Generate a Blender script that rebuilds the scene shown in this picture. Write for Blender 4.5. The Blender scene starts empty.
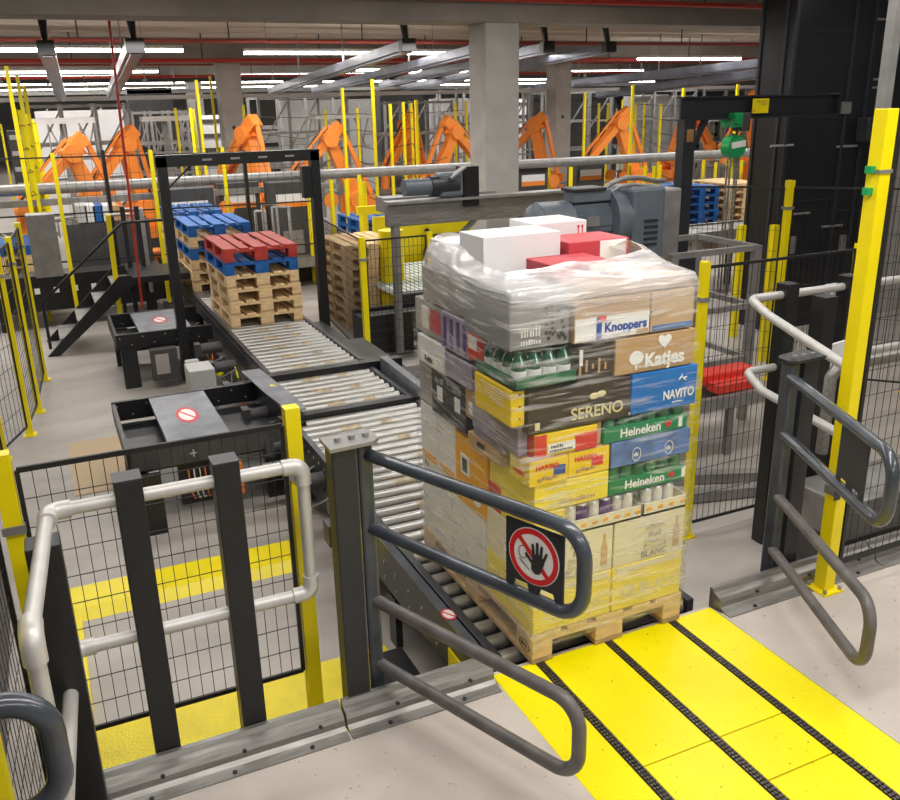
import bpy, math, random
from mathutils import Vector, Matrix
R = math.radians
random.seed(7)
S = bpy.context.scene
COL = S.collection

# ------------------------------------------------------------------ camera
YAW, PITCH, ROLL, FPX = 0.426642, 0.328524, -0.0228322, 873.612
CAM = Vector((-1.64809, -2.81647, 2.34449))
_f = Vector((math.sin(YAW)*math.cos(PITCH), math.cos(YAW)*math.cos(PITCH), -math.sin(PITCH)))
_r = Vector((math.cos(YAW), -math.sin(YAW), 0)); _u = _r.cross(_f)
RT = math.cos(ROLL)*_r + math.sin(ROLL)*_u; UP = -math.sin(ROLL)*_r + math.cos(ROLL)*_u
cd = bpy.data.cameras.new('camera'); cam = bpy.data.objects.new('camera', cd); COL.objects.link(cam)
m = Matrix((RT, UP, -_f)).transposed().to_4x4(); m.translation = CAM; cam.matrix_world = m
cd.sensor_fit = 'HORIZONTAL'; cd.sensor_width = 36; cd.lens = FPX/900*36; cd.clip_start = .05; cd.clip_end = 200
S.camera = cam
S.view_settings.view_transform = 'Standard'; S.view_settings.look = 'None'
S.view_settings.gamma = 1; S.view_settings.use_curve_mapping = False
S.view_settings.exposure = -0.13
W = bpy.data.worlds.new('world'); S.world = W; W.use_nodes = True
W.node_tree.nodes['Background'].inputs[0].default_value = (1, .97, .93, 1)
W.node_tree.nodes['Background'].inputs[1].default_value = 0.12

# lamps: rows of strip luminaires under the slab (the rows over the foreground are outside the frame)
def area(x, y, z, sx, sy, power, col=(1, .975, .94)):
    l = bpy.data.lights.new('strip_light', 'AREA'); l.shape = 'RECTANGLE'; l.size = sx; l.size_y = sy
    l.energy = power; l.color = col
    o = bpy.data.objects.new('strip_light', l); o.location = (x, y, z); COL.objects.link(o); return o
for (x, y, p) in ((-1.0, -4.2, 95), (2.6, -3.2, 85), (-.6, -1.3, 90), (1.6, -.9, 80), (-1.2, 2.2, 80), (1.9, 2.0, 70), (5.0, .6, 60),
                  (-1.2, 5.5, 95), (3.4, 5.5, 90), (6.5, 4.2, 60)):
    area(x, y, 3.72, 3.0, .22, p*.74)
for x in (-6, 0, 6, 12, 18):
    for y in (9.8, 13.6, 21, 27): area(x, y, 3.2, 5.5, .3, 135)
for x in (2, 14, 26):
    for y in (36, 46): area(x, y, 3.1, 9, .4, 230)

# ------------------------------------------------------------------ helpers
def ray(px, py): return _f + (px-450)/FPX*RT - (py-400)/FPX*UP
def atY(px, py, Y): d = ray(px, py); return CAM + d*((Y-CAM.y)/d.y)
def atZ(px, py, Z=0.): d = ray(px, py); return CAM + d*((Z-CAM.z)/d.z)
def atX(px, py, X): d = ray(px, py); return CAM + d*((X-CAM.x)/d.x)
FL = -0.6      # the lower hall floor; the foreground platform is z = 0

def mat(name, c, rough=.5, metal=0., var=0., vscale=6., bump=0., bscale=40., spec=.5, stretch=None, emit=None, coat=0., dirt=None):
    M = bpy.data.materials.new(name); M.use_nodes = True; nt = M.node_tree; N = nt.nodes; L = nt.links
    b = N['Principled BSDF']; b.inputs['Base Color'].default_value = (*c, 1)
    b.inputs['Roughness'].default_value = rough; b.inputs['Metallic'].default_value = metal
    b.inputs['Specular IOR Level'].default_value = spec; b.inputs['Coat Weight'].default_value = coat
    if emit: b.inputs['Emission Color'].default_value = (*c, 1); b.inputs['Emission Strength'].default_value = emit
    tc = N.new('ShaderNodeTexCoord'); mp = N.new('ShaderNodeMapping'); L.new(tc.outputs['Object'], mp.inputs[0])
    if stretch: mp.inputs['Scale'].default_value = stretch
    if var:
        n = N.new('ShaderNodeTexNoise'); n.inputs['Scale'].default_value = vscale; n.inputs['Detail'].default_value = 6
        L.new(mp.outputs[0], n.inputs[0])
        r = N.new('ShaderNodeValToRGB'); e = r.color_ramp.elements
        e[0].position = .3; e[1].position = .7
        e[0].color = (*[max(0, k*(1-var)) for k in c], 1); e[1].color = (*[min(1, k*(1+var)) for k in c], 1)
        L.new(n.outputs[0], r.inputs[0]); out = r.outputs[0]
        if dirt:
            n2 = N.new('ShaderNodeTexNoise'); n2.inputs['Scale'].default_value = dirt[1]; n2.inputs['Detail'].default_value = 2
            L.new(tc.outputs['Object'], n2.inputs[0])
            r2 = N.new('ShaderNodeValToRGB'); r2.color_ramp.elements[0].position = dirt[2]; r2.color_ramp.elements[1].position = dirt[2]+.03
            L.new(n2.outputs[0], r2.inputs[0])
            mx = N.new('ShaderNodeMix'); mx.data_type = 'RGBA'; L.new(r2.outputs[0], mx.inputs[0]); L.new(out, mx.inputs[6])
            mx.inputs[7].default_value = (*dirt[0], 1); out = mx.outputs[2]
        L.new(out, b.inputs['Base Color'])
    if bump:
        n = N.new('ShaderNodeTexNoise'); n.inputs['Scale'].default_value = bscale; n.inputs['Detail'].default_value = 4
        L.new(mp.outputs[0], n.inputs[0]); k = N.new('ShaderNodeBump'); k.inputs['Strength'].default_value = bump
        k.inputs['Distance'].default_value = .01; L.new(n.outputs[0], k.inputs['Height']); L.new(k.outputs[0], b.inputs['Normal'])
    return M

M = {}
def mm(k, *a, **kw): M[k] = mat(k, *a, **kw); return M[k]
mm('platform_concrete', (.56, .505, .46), .62, var=.1, vscale=3, bump=.15, bscale=60, dirt=((.36, .31, .28), 34, .70))
mm('hall_concrete', (.42, .385, .355), .45, var=.16, vscale=1.2, bump=.05, stretch=(1, 3, 1))
mm('slab_concrete', (.66, .60, .52), .9, var=.15, vscale=.8, stretch=(.3, 2, 1))
mm('beam_concrete', (.30, .275, .25), .9, var=.15, vscale=1.5)
mm('column_concrete', (.47, .45, .43), .85, var=.12, vscale=3, bump=.1)
mm('wall_paint', (.22, .215, .21), .9, var=.1, vscale=.5)
mm('yellow', (.93, .76, .0), .38, var=.05, vscale=4)
mm('yellow_plate', (.95, .83, .0), .33, var=.05, vscale=3, bump=.05, bscale=120, dirt=((.16, .13, .03), 55, .71))
mm('tread_yellow', (.88, .72, .01), .4, var=.08, vscale=8, bump=.5, bscale=60)
mm('black', (.011, .0115, .013), .38, var=.2, vscale=9)
mm('anthracite', (.026, .028, .034), .36, var=.12, vscale=7)
mm('gate_tube', (.055, .065, .082), .26, var=.3, vscale=5, coat=.3)
mm('gate_tube_worn', (.135, .125, .125), .4, var=.3, vscale=12)
mm('tower_black', (.012, .013, .016), .3, var=.2, vscale=2)
mm('wire_black', (.015, .014, .014), .5)
mm('alu', (.60, .59, .575), .42, .35, var=.08, vscale=10)
mm('steel', (.31, .30, .285), .45, .7, var=.22, vscale=7, stretch=(1, 8, 8))
mm('steel_dull', (.32, .31, .30), .5, .6, var=.2, vscale=6)
mm('galv', (.36, .355, .35), .45, .6, var=.15, vscale=8)
mm('roller_steel', (.44, .435, .415), .3, .8, var=.1, vscale=5)
mm('plate_grey', (.24, .25, .28), .4, .5, var=.25, vscale=5)
mm('motor_grey', (.12, .145, .175), .4, var=.12, vscale=8)
mm('white_box', (.84, .83, .84), .55, var=.02)
mm('white_film', (.78, .77, .78), .4, var=.04)
mm('cab_grey', (.5, .5, .49), .5, var=.06)
mm('dark_cab', (.06, .058, .06), .5, var=.2)
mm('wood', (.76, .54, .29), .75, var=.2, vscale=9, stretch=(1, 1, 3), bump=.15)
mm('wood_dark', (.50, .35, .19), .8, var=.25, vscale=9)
mm('blue_paint', (.01, .11, .38), .5, var=.25, vscale=9)
mm('red_paint', (.46, .04, .028), .55, var=.25, vscale=9)
mm('kraft', (.52, .335, .16), .75, var=.06, vscale=5)
mm('kraft_light', (.60, .42, .24), .75, var=.06, vscale=5)
mm('kraft_grey', (.36, .33, .31), .7, var=.08, vscale=5)
mm('carton_yellow', (.93, .66, .01), .5, var=.03)
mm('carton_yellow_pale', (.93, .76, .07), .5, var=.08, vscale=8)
mm('cream', (.80, .74, .56), .55, var=.04)
mm('carton_orange', (.90, .43, .015), .5, var=.04)
mm('carton_red', (.72, .05, .03), .5, var=.05)
mm('carton_pink', (.56, .055, .075), .5, var=.04)
mm('carton_brown', (.05, .036, .022), .5, var=.15)
mm('carton_dark', (.045, .045, .05), .5, var=.15)
mm('carton_blue', (.004, .17, .56), .45, var=.05)
mm('shrink_blue', (.11, .2, .44), .35, var=.35, vscale=14)
mm('shrink_green', (.03, .17, .075), .35, var=.55, vscale=18)
mm('carton_green', (.01, .24, .085), .45, var=.06)
mm('carton_grey', (.27, .27, .28), .5, var=.05)
mm('carton_lilac', (.36, .33, .42), .5, var=.25, vscale=14)
mm('text_white', (.9, .9, .88), .5)
mm('text_cream', (.78, .70, .36), .5)
mm('text_red', (.75, .04, .03), .5)
mm('text_dark', (.03, .03, .03), .5)
mm('text_blue', (.02, .08, .40), .5)
mm('can_silver', (.7, .7, .72), .3, .5)
mm('can_purple', (.10, .035, .22), .3)
mm('can_teal', (.05, .32, .33), .3)
mm('can_white', (.75, .73, .70), .4)
mm('glass_green', (.01, .10, .05), .12, coat=.5)
mm('sign_red', (.72, .015, .02), .4)
mm('sign_white', (.88, .87, .87), .4)
mm('orange_robot', (.95, .29, .045), .4, var=.06, vscale=4)
mm('orange_dull', (.75, .20, .03), .5)
mm('green_hoist', (.01, .34, .10), .3)
mm('green_strip', (.02, .30, .16), .4)
mm('pipe_red', (.46, .035, .02), .45)
mm('pipe_red_dull', (.28, .045, .03), .55)
mm('purple', (.16, .06, .32), .5)
mm('chain', (.16, .14, .13), .4, .7, var=.3, vscale=60)
mm('rust', (.30, .15, .05), .7, var=.3)
mm('lamp', (1, .97, .9), .5, emit=20.)
mm('louvre', (.15, .155, .19), .35, .6, var=.25, vscale=3)
mm('panel_board', (.55, .42, .27), .8)

def film_mat():
    m_ = bpy.data.materials.new('stretch_film'); m_.use_nodes = True; nt = m_.node_tree; N = nt.nodes; L = nt.links
    N.remove(N['Principled BSDF'])
    tc = N.new('ShaderNodeTexCoord')
    mp = N.new('ShaderNodeMapping'); mp.inputs['Scale'].default_value = (1.1, 1.1, 13); mp.inputs['Rotation'].default_value = (.16, .2, 0)
    L.new(tc.outputs['Object'], mp.inputs[0])
    n = N.new('ShaderNodeTexNoise'); n.inputs['Scale'].default_value = 3.2; n.inputs['Detail'].default_value = 7; n.inputs['Distortion'].default_value = .4
    L.new(mp.outputs[0], n.inputs[0])
    r = N.new('ShaderNodeValToRGB'); e = r.color_ramp.elements
    e[0].position = .50; e[0].color = (.015, .015, .015, 1); e[1].position = .74; e[1].color = (.62, .62, .62, 1)  # whiter streaks paint sharp highlights into the film
    L.new(n.outputs[0], r.inputs[0])
    # highlight painted white into the top; extra film layers there and round the foot
    sx = N.new('ShaderNodeSeparateXYZ'); L.new(tc.outputs['Object'], sx.inputs[0])
    mr = N.new('ShaderNodeMapRange'); mr.inputs[1].default_value = 1.48; mr.inputs[2].default_value = 1.65
    mr.inputs[3].default_value = 0.; mr.inputs[4].default_value = .42; L.new(sx.outputs[2], mr.inputs[0])
    mr2 = N.new('ShaderNodeMapRange'); mr2.inputs[1].default_value = .46; mr2.inputs[2].default_value = .36
    mr2.inputs[3].default_value = 0.; mr2.inputs[4].default_value = .12; L.new(sx.outputs[2], mr2.inputs[0])
    a1 = N.new('ShaderNodeMath'); L.new(r.outputs[0], a1.inputs[0]); L.new(mr.outputs[0], a1.inputs[1])
    a2 = N.new('ShaderNodeMath'); L.new(a1.outputs[0], a2.inputs[0]); L.new(mr2.outputs[0], a2.inputs[1]); a2.use_clamp = True
    b = N.new('ShaderNodeBump'); b.inputs['Strength'].default_value = .6; b.inputs['Distance'].default_value = .02
    L.new(n.outputs[0], b.inputs['Height'])
    p = N.new('ShaderNodeBsdfPrincipled'); p.inputs['Base Color'].default_value = (.86, .85, .87, 1); p.inputs['Roughness'].default_value = .16
    p.inputs['Specular IOR Level'].default_value = 1.; L.new(b.outputs[0], p.inputs['Normal'])
    t = N.new('ShaderNodeBsdfTransparent'); t.inputs[0].default_value = (.99, .99, .99, 1)
    mx = N.new('ShaderNodeMixShader'); L.new(a2.outputs[0], mx.inputs[0]); L.new(t.outputs[0], mx.inputs[1]); L.new(p.outputs[0], mx.inputs[2])
    g = N.new('ShaderNodeBsdfGlossy'); g.inputs['Roughness'].default_value = .13; L.new(b.outputs[0], g.inputs['Normal'])
    mx2 = N.new('ShaderNodeMixShader'); mx2.inputs[0].default_value = .045
    L.new(mx.outputs[0], mx2.inputs[1]); L.new(g.outputs[0], mx2.inputs[2])
    L.new(mx2.outputs[0], N['Material Output'].inputs[0]); return m_
M['film'] = film_mat()

def wloc(o):
    v = Vector((0, 0, 0))
    while o is not None: v = v + o.location; o = o.parent
    return v

class MB:
    def __init__(s): s.v = []; s.f = []; s.m = []; s.s = []; s.st = []; s.hold = False
    def add(s, vs, fs, mi=0, sm=False):
        n = len(s.v)
        if not s.hold: s.st.append((n, len(s.f)))
        s.v += [Vector(v) for v in vs]; s.f += [[i+n for i in f] for f in fs]; s.m += [mi]*len(fs); s.s += [sm]*len(fs); return s
    def box(s, x0, x1, y0, y1, z0, z1, mi=0):
        return s.add([(x, y, z) for z in (z0, z1) for y in (y0, y1) for x in (x0, x1)],
                     [(0, 2, 3, 1), (4, 5, 7, 6), (0, 1, 5, 4), (2, 6, 7, 3), (0, 4, 6, 2), (1, 3, 7, 5)], mi)
    def frame(s, p, q):
        p = Vector(p); q = Vector(q); d = (q-p).normalized()
        a = Vector((0, 0, 1)) if abs(d.z) < .95 else Vector((0, 1, 0))
        x = d.cross(a).normalized(); y = x.cross(d); return p, q, x, y
    def bar(s, p, q, w, h=None, mi=0, caps=True):
        h = h or w; p, q, x, y = s.frame(p, q)
        vs = [c + x*(i*w/2) + y*(j*h/2) for c in (p, q) for i, j in ((-1, -1), (1, -1), (1, 1), (-1, 1))]
        fs = [(0, 1, 5, 4), (1, 2, 6, 5), (2, 3, 7, 6), (3, 0, 4, 7)] + ([(3, 2, 1, 0), (4, 5, 6, 7)] if caps else [])
        return s.add(vs, fs, mi)
    def tube(s, p, q, r, n=12, mi=0, r2=None, caps=True):
        p, q, x, y = s.frame(p, q); r2 = r if r2 is None else r2
        vs = [c + (x*math.cos(2*math.pi*k/n) + y*math.sin(2*math.pi*k/n))*rr for c, rr in ((p, r), (q, r2)) for k in range(n)]
        s.add(vs, [(k, (k+1) % n, n+(k+1) % n, n+k) for k in range(n)], mi, True); s.hold = True
        if caps: s.add(vs, [list(range(n))[::-1], list(range(n, 2*n))], mi)
        s.hold = False; return s
    def path(s, pts, r, n=10, mi=0):
        pts = [Vector(p) for p in pts]; x = None; vs = []
        for i, p in enumerate(pts):
            d = ((pts[min(i+1, len(pts)-1)]-p).normalized() + (p-pts[max(i-1, 0)]).normalized()).normalized()
            if x is None: x = d.orthogonal().normalized()
            x = (x - d*x.dot(d)).normalized(); y = d.cross(x)
            vs += [p + (x*math.cos(2*math.pi*k/n)+y*math.sin(2*math.pi*k/n))*r for k in range(n)]
        s.add(vs, [(i*n+k, i*n+(k+1) % n, (i+1)*n+(k+1) % n, (i+1)*n+k) for i in range(len(pts)-1) for k in range(n)], mi, True)
        s.hold = True; s.add(vs, [list(range(n))[::-1], list(range(len(vs)-n, len(vs)))], mi); s.hold = False; return s
    def ball(s, c, r, mi=0, n=10, k=6, sz=(1, 1, 1)):
        c = Vector(c); vs = []
        for j in range(k+1):
            t = math.pi*j/k
            for i in range(n):
                a = 2*math.pi*i/n; vs.append(c+Vector((math.sin(t)*math.cos(a)*r*sz[0], math.sin(t)*math.sin(a)*r*sz[1], math.cos(t)*r*sz[2])))
        return s.add(vs, [(j*n+i, (j+1)*n+i, (j+1)*n+(i+1) % n, j*n+(i+1) % n) for j in range(k) for i in range(n)], mi, True)
    def prism(s, poly, o, u, v, w, mi=0):
        """poly of (a,b) in the plane o + a*u + b*v, thickness vector w"""
        o = Vector(o); u = Vector(u); v = Vector(v); w = Vector(w); n = len(poly)
        a = [o+u*p+v*q for p, q in poly]; vs = a+[p+w for p in a]
        return s.add(vs, [list(range(n))[::-1], list(range(n, 2*n))]+[(i, (i+1) % n, n+(i+1) % n, n+i) for i in range(n)], mi)
    def each(s, name, mats, parent=None, **k):
        """every primitive of this builder as an object of its own"""
        st = s.st+[(len(s.v), len(s.f))]; out = []
        for (a, fa), (b, fb) in zip(st, st[1:]):
            q = MB(); q.v = s.v[a:b]; q.f = [[i-a for i in f] for f in s.f[fa:fb]]; q.m = s.m[fa:fb]; q.s = s.s[fa:fb]
            out.append(q.build(name, mats, parent, **k))
        return out
    def build(s, name, mats, parent=None, bevel=0, loc=None):
        if not isinstance(mats, (list, tuple)): mats = [mats]
        me = bpy.data.meshes.new(name)
        if parent is not None: o0 = wloc(parent)
        elif loc is not None: o0 = Vector(loc)
        else:
            xs = [v.x for v in s.v]; ys = [v.y for v in s.v]; o0 = Vector(((min(xs)+max(xs))/2, (min(ys)+max(ys))/2, min(v.z for v in s.v)))
        me.from_pydata([v-o0 for v in s.v], [], s.f)
        for k in mats: me.materials.append(M[k] if isinstance(k, str) else k)
        me.polygons.foreach_set('material_index', s.m); me.polygons.foreach_set('use_smooth', s.s); me.update()
        o = bpy.data.objects.new(name, me); COL.objects.link(o)
        if parent is not None: o.parent = parent
        else: o.location = o0
        if bevel:
            b = o.modifiers.new('bevel', 'BEVEL'); b.width = bevel; b.segments = 2; b.limit_method = 'ANGLE'; b.angle_limit = R(50)
        return o

def tag(o, label, cat, group=None, kind=None):
    if label: o['label'] = label
    if cat: o['category'] = cat
    if group: o['group'] = group
    if kind: o['kind'] = kind
    return o
def thing(name, label, cat, loc=(0, 0, 0), group=None):
    o = bpy.data.objects.new(name, None); COL.objects.link(o); o.location = loc; o.empty_display_size = .1
    return tag(o, label, cat, group)
def struct(name, mb, m_, **k): o = mb.build(name, m_, **k); o['kind'] = 'structure'; return o
def copy_tree(o, loc, label, group=None, rz=None):
    r = o.copy(); COL.objects.link(r); r.location = loc; r['label'] = label
    if rz is not None: r.rotation_euler = (0, 0, rz)
    if group: r['group'] = group
    for ch in list(o.children):
        c = ch.copy(); COL.objects.link(c); c.parent = r
        for g in list(ch.children):
            d = g.copy(); COL.objects.link(d); d.parent = c
    return r

def lettering(txt, size, loc, face, m_, parent, name='lettering', xs=1., offset=.0, rot=0., align='LEFT', shear=0., ext=.0006):
    c = bpy.data.curves.new('t', 'FONT'); c.body = txt; c.size = size; c.offset = offset; c.align_x = align; c.extrude = ext; c.shear = shear
    c.resolution_u = 4
    o = bpy.data.objects.new('t', c); COL.objects.link(o); bpy.context.view_layer.update()
    me = bpy.data.meshes.new_from_object(o.evaluated_get(bpy.context.evaluated_depsgraph_get()))
    bpy.data.objects.remove(o)
    A = {'front': Matrix.Rotation(R(90), 4, 'X'), 'left': Matrix.Rotation(R(-90), 4, 'Z') @ Matrix.Rotation(R(90), 4, 'X'),
         'top': Matrix.Identity(4)}[face] if isinstance(face, str) else face
    me.transform(Matrix.Translation(Vector(loc)-wloc(parent)) @ A @ Matrix.Rotation(rot, 4, 'Z') @ Matrix.Diagonal((xs, 1, 1, 1)))
    me.materials.clear(); me.materials.append(M[m_])
    q = bpy.data.objects.new(name, me); COL.objects.link(q); q.parent = parent; return q

# ------------------------------------------------------------------ setting
def room():
    struct('floor', MB().box(-12, 46, -8, 60, FL-.2, FL), 'hall_concrete')
    p = MB().box(-1.76, -.192, -7.5, -.045, -.25, 0); p.box(1.002, 7.0, -7.5, -.045, -.25, 0); p.box(-.192, 1.002, -7.5, -2.602, -.25, 0); p.box(-4, -1.76, -7.5, -1.6, -.25, 0)
    p.box(-.192, 1.002, -2.602, .05, -.25, -.014)
    struct('floor_platform', p, 'platform_concrete')
    c = MB().box(-12, 46, -8, 60, 4.0, 4.2)
    for k in range(40):
        y = 8.9+1.25*k
        c.box(-12, 46, y, y+.28, 3.78, 4.0)
    struct('ceiling', c, 'slab_concrete')
    for i, y in enumerate((7.9, 18.3, 28.5, 38.5, 48.5)):
        struct('trim_%d' % (i+1), MB().box(-12, 46, y, y+.62, 3.30, 3.99), 'beam_concrete')
    struct('wall_back', MB().box(-12, 46, 60, 60.2, FL, 4), 'wall_paint')
    struct('wall_left', MB().box(-12.2, -12, -8, 60, FL, 4), 'wall_paint')
    struct('wall_right', MB().box(46, 46.2, -8, 60, FL, 4), 'wall_paint')
room()

def columns():
    for i, (x, y, w, lb) in enumerate(((4.1, 8.18, .5, 'large square concrete column in the middle, behind the wrapped pallet'),
            (2.65, 18.35, .5, 'square concrete column at left behind the black portal frame'),
            (11.7, 18.9, .5, 'square concrete column just right of the large central column'),
            (3.9, 30.6, .5, 'far concrete column at the back, right of the left column'))):
        m_ = MB().box(x-w/2, x+w/2, y-w/2, y+w/2, FL, 3.31)
        o = m_.build('concrete_column', 'column_concrete', bevel=.02); tag(o, lb, 'column', 'concrete columns')
        if i in (1, 2):
            h = MB().tube((x-.02, y-w/2-.004, 1.9), (x-.02, y-w/2+.004, 1.9), .045, 12); h.build('mounting_hole', 'text_dark', o)
columns()

def kerb(x0, x1, lb):
    prof = [(.05, .09), (.05, -.02), (-.10, -.0), (-.10, .006), (-.05, .008), (-.033, .02), (-.03, .045), (-.018, .062), (.0, .068), (.018, .072), (.03, .09)]
    m_ = MB(); m_.prism(prof, (x0, 0, 0), (0, 1, 0), (0, 0, 1), (x1-x0, 0, 0))
    o = m_.build('edge_rail', 'steel'); tag(o, lb, 'edge rail', 'steel edge rails along the platform')
    b = MB()
    n = max(2, int((x1-x0)/.28))
    for k in range(n):
        x = x0+(x1-x0)*(k+.5)/n
        b.tube((x, -.08, .005), (x, -.08, .013), .009, 8); b.tube((x+.05, -.03, .05), (x+.05, -.04, .053), .008, 8)
    b.each('bolt', 'anthracite', o)
kerb(-1.76, -.87, 'steel edge rail at the left, under the aluminium handrail')
kerb(-.86, -.205, 'steel edge rail between the left swing gate and the yellow ramp')
kerb(1.02, 2.05, 'steel edge rail right of the ramp, at the foot of the yellow post')
kerb(2.06, 4.9, 'long steel edge rail running out of frame at right')

def ramp():
    o = thing('transfer_ramp', 'bright yellow steel transfer plate with three chain tracks in the floor', 'ramp', (.4, -1, 0))
    xs = [-.19, .018, .062, .378, .422, .738, .782, 1.0]
    cuts = {1: (-.71, -.97), 2: (-.72, -.97)}
    for i in range(4):
        a, b = xs[2*i], xs[2*i+1]; ys = [-2.6]+([-.97, -.715] if i in (1, 2) else [])+[.02]
        if i == 1: ys = [-2.6, -.715, .02]
        for k in range(len(ys)-1):
            MB().box(a, b, ys[k]+.003, ys[k+1]-.003, -.013, .0).build('plate', 'yellow_plate', o, bevel=.002)
    for x in (.04, .4, .76):
        m_ = MB().box(x-.02, x+.02, -2.6, .06, -.013, -.006, 0)
        y = -2.2
        while y < .05:
            for dx in (-.0125, 0, .0125):
                m_.box(x+dx-.0042, x+dx+.0042, y, y+.012, -.007, .004, 1)
            y += .0185
        m_.build('chain', ['text_dark', 'chain'], o)
ramp()

# ------------------------------------------------------------------ pallets
def pallet_parts(root, wood='wood', dark='wood_dark', stamp=False):
    x0, y0, z0 = root.location; rnd = random.Random(3)
    d = .022
    for k, (a, w) in enumerate(((0, .145), (.1775, .1), (.3275, .145), (.5225, .1), (.655, .145))):
        MB().box(x0+a, x0+a+w, y0, y0+1.2, z0+.122, z0+.144).build('deck_board', wood, root, bevel=.002)
    for y in (0, .5275, 1.055):
        MB().box(x0, x0+.8, y0+y, y0+y+.145, z0+.1, z0+.1215).build('stringer_board', wood, root)
    for i, (bx, bw) in enumerate(((0, .1), (.3275, .145), (.7, .1))):
        for y in (0, .5275, 1.055):
            b = MB().box(x0+bx, x0+bx+bw, y0+y, y0+y+.145, z0+.022, z0+.0995).build('block', wood, root, bevel=.003)
            if stamp and i == 0 and y == 0:
                r = MB(); pts = [Vector((x0-.0015, y0+.072+.045*math.cos(t*math.pi/8), z0+.061+.027*math.sin(t*math.pi/8))) for t in range(17)]
                r.path(pts, .0018, 5); r.build('stamp_ring', 'text_dark', b)
                lettering('EPAL', .028, (x0-.001, y0+.105, z0+.052), 'left', 'text_dark', b, 'stamp')
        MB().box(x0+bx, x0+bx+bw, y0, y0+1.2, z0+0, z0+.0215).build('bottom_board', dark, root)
    return root
def far_pallet(x, y, z, m_, label, group, w=.8, l=1.2):
    b = MB()
    for a, ww in ((0, .145), (.1775, .1), (.3275, .145), (.5225, .1), (.655, .145)):
        b.box(a, a+ww, 0, 1.2, .122, .144)
    for yy in (0, .5275, 1.055): b.box(0, .8, yy, yy+.145, .1, .1215)
    for bx, bw in ((0, .1), (.3275, .145), (.7, .1)):
        for yy in (0, .5275, 1.055): b.box(bx, bx+bw, yy, yy+.145, .022, .0995)
        b.box(bx, bx+bw, 0, 1.2, 0, .0215)
    o = b.build('pallet', m_, loc=(0, 0, 0)); o.location = (x, y, z); return tag(o, label, 'pallet', group)

load_pallet = pallet_parts(thing('pallet', 'wooden pallet under the film-wrapped mixed load on the yellow ramp', 'pallet', (0, 0, .004)), stamp=True)
ORD = ['lowest', 'second from the bottom', 'third from the bottom', 'fourth from the bottom', 'fifth from the bottom', 'sixth from the bottom', 'seventh from the bottom', 'eighth from the bottom']
def stack(x, y, z, cols, where, group, far=False, protos={}):
    h = .1445
    for i, c in enumerate(cols):
        mats = {'w': ('wood', 'wood_dark', 'wooden'), 'b': ('blue_paint', 'blue_paint', 'blue painted'), 'r': ('red_paint', 'red_paint', 'red painted')}[c]
        pos = 'topmost' if i == len(cols)-1 else ORD[i]
        lb = '%s pallet, %s in the %s' % (mats[2], pos, where)
        jx = random.uniform(-.012, .012); jy = random.uniform(-.012, .012)
        key = (c, far)
        if key in protos: copy_tree(protos[key], (x+jx, y+jy, z+i*h), lb, group)
        elif far: protos[key] = far_pallet(x+jx, y+jy, z+i*h, mats[0], lb, group)
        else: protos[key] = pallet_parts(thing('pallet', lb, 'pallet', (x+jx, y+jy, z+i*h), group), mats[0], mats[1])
stack(.06, 6.66, .047, 'wwwwbr', 'red-topped stack on the roller conveyor', 'pallets in the red-topped stack')
stack(.02, 8.85, .047, 'wwwbwb', 'blue-topped stack right behind the red-topped one', 'pallets in the blue-topped stack')
stack(-.0, 10.55, .047, 'wwwwwb', 'furthest stack on the roller conveyor', 'pallets in the furthest conveyor stack', far=True)

# ------------------------------------------------------------------ the load
GL = 'cartons of the wrapped load'
def carton(x0, x1, y0, y1, z0, z1, m_, label, name='carton', cat='carton', tape=True, bev=.004):
    g = .0015
    o = MB().box(x0+g, x1-g, y0+g, y1-g, z0+g, z1-g).build(name, m_, bevel=bev)
    tag(o, label, cat, GL); return o
def pr(o, mb, m_, name='print', label=None):
    p = mb.build(name, m_, o)
    if label: p['label'] = label
    return p
E_ = .0012
def print_rows(x0, x1, z0, h, n, y, m_, parent, face='front', seed=1):
    """small print too blurred to read: a row of short strokes"""
    r = random.Random(seed); b = MB(); w = (x1-x0)/n
    for k in range(n):
        a = x0+w*k; hh = h*(.55+.45*r.random()); c = a+w*(.45+.3*r.random())
        if face == 'front': b.box(a, c, y-.0006, y+.0006, z0, z0+hh)
        else: b.box(y-.0006, y+.0006, a, c, z0, z0+hh)
    return b.build('small_print', m_, parent)
def fr(x0, x1, z0, z1, y=0.): return MB().box(x0, x1, y-E_, y+E_, z0, z1)
def lf(y0, y1, z0, z1, x=0.): return MB().box(x-E_, x+E_, y0, y1, z0, z1)

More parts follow.
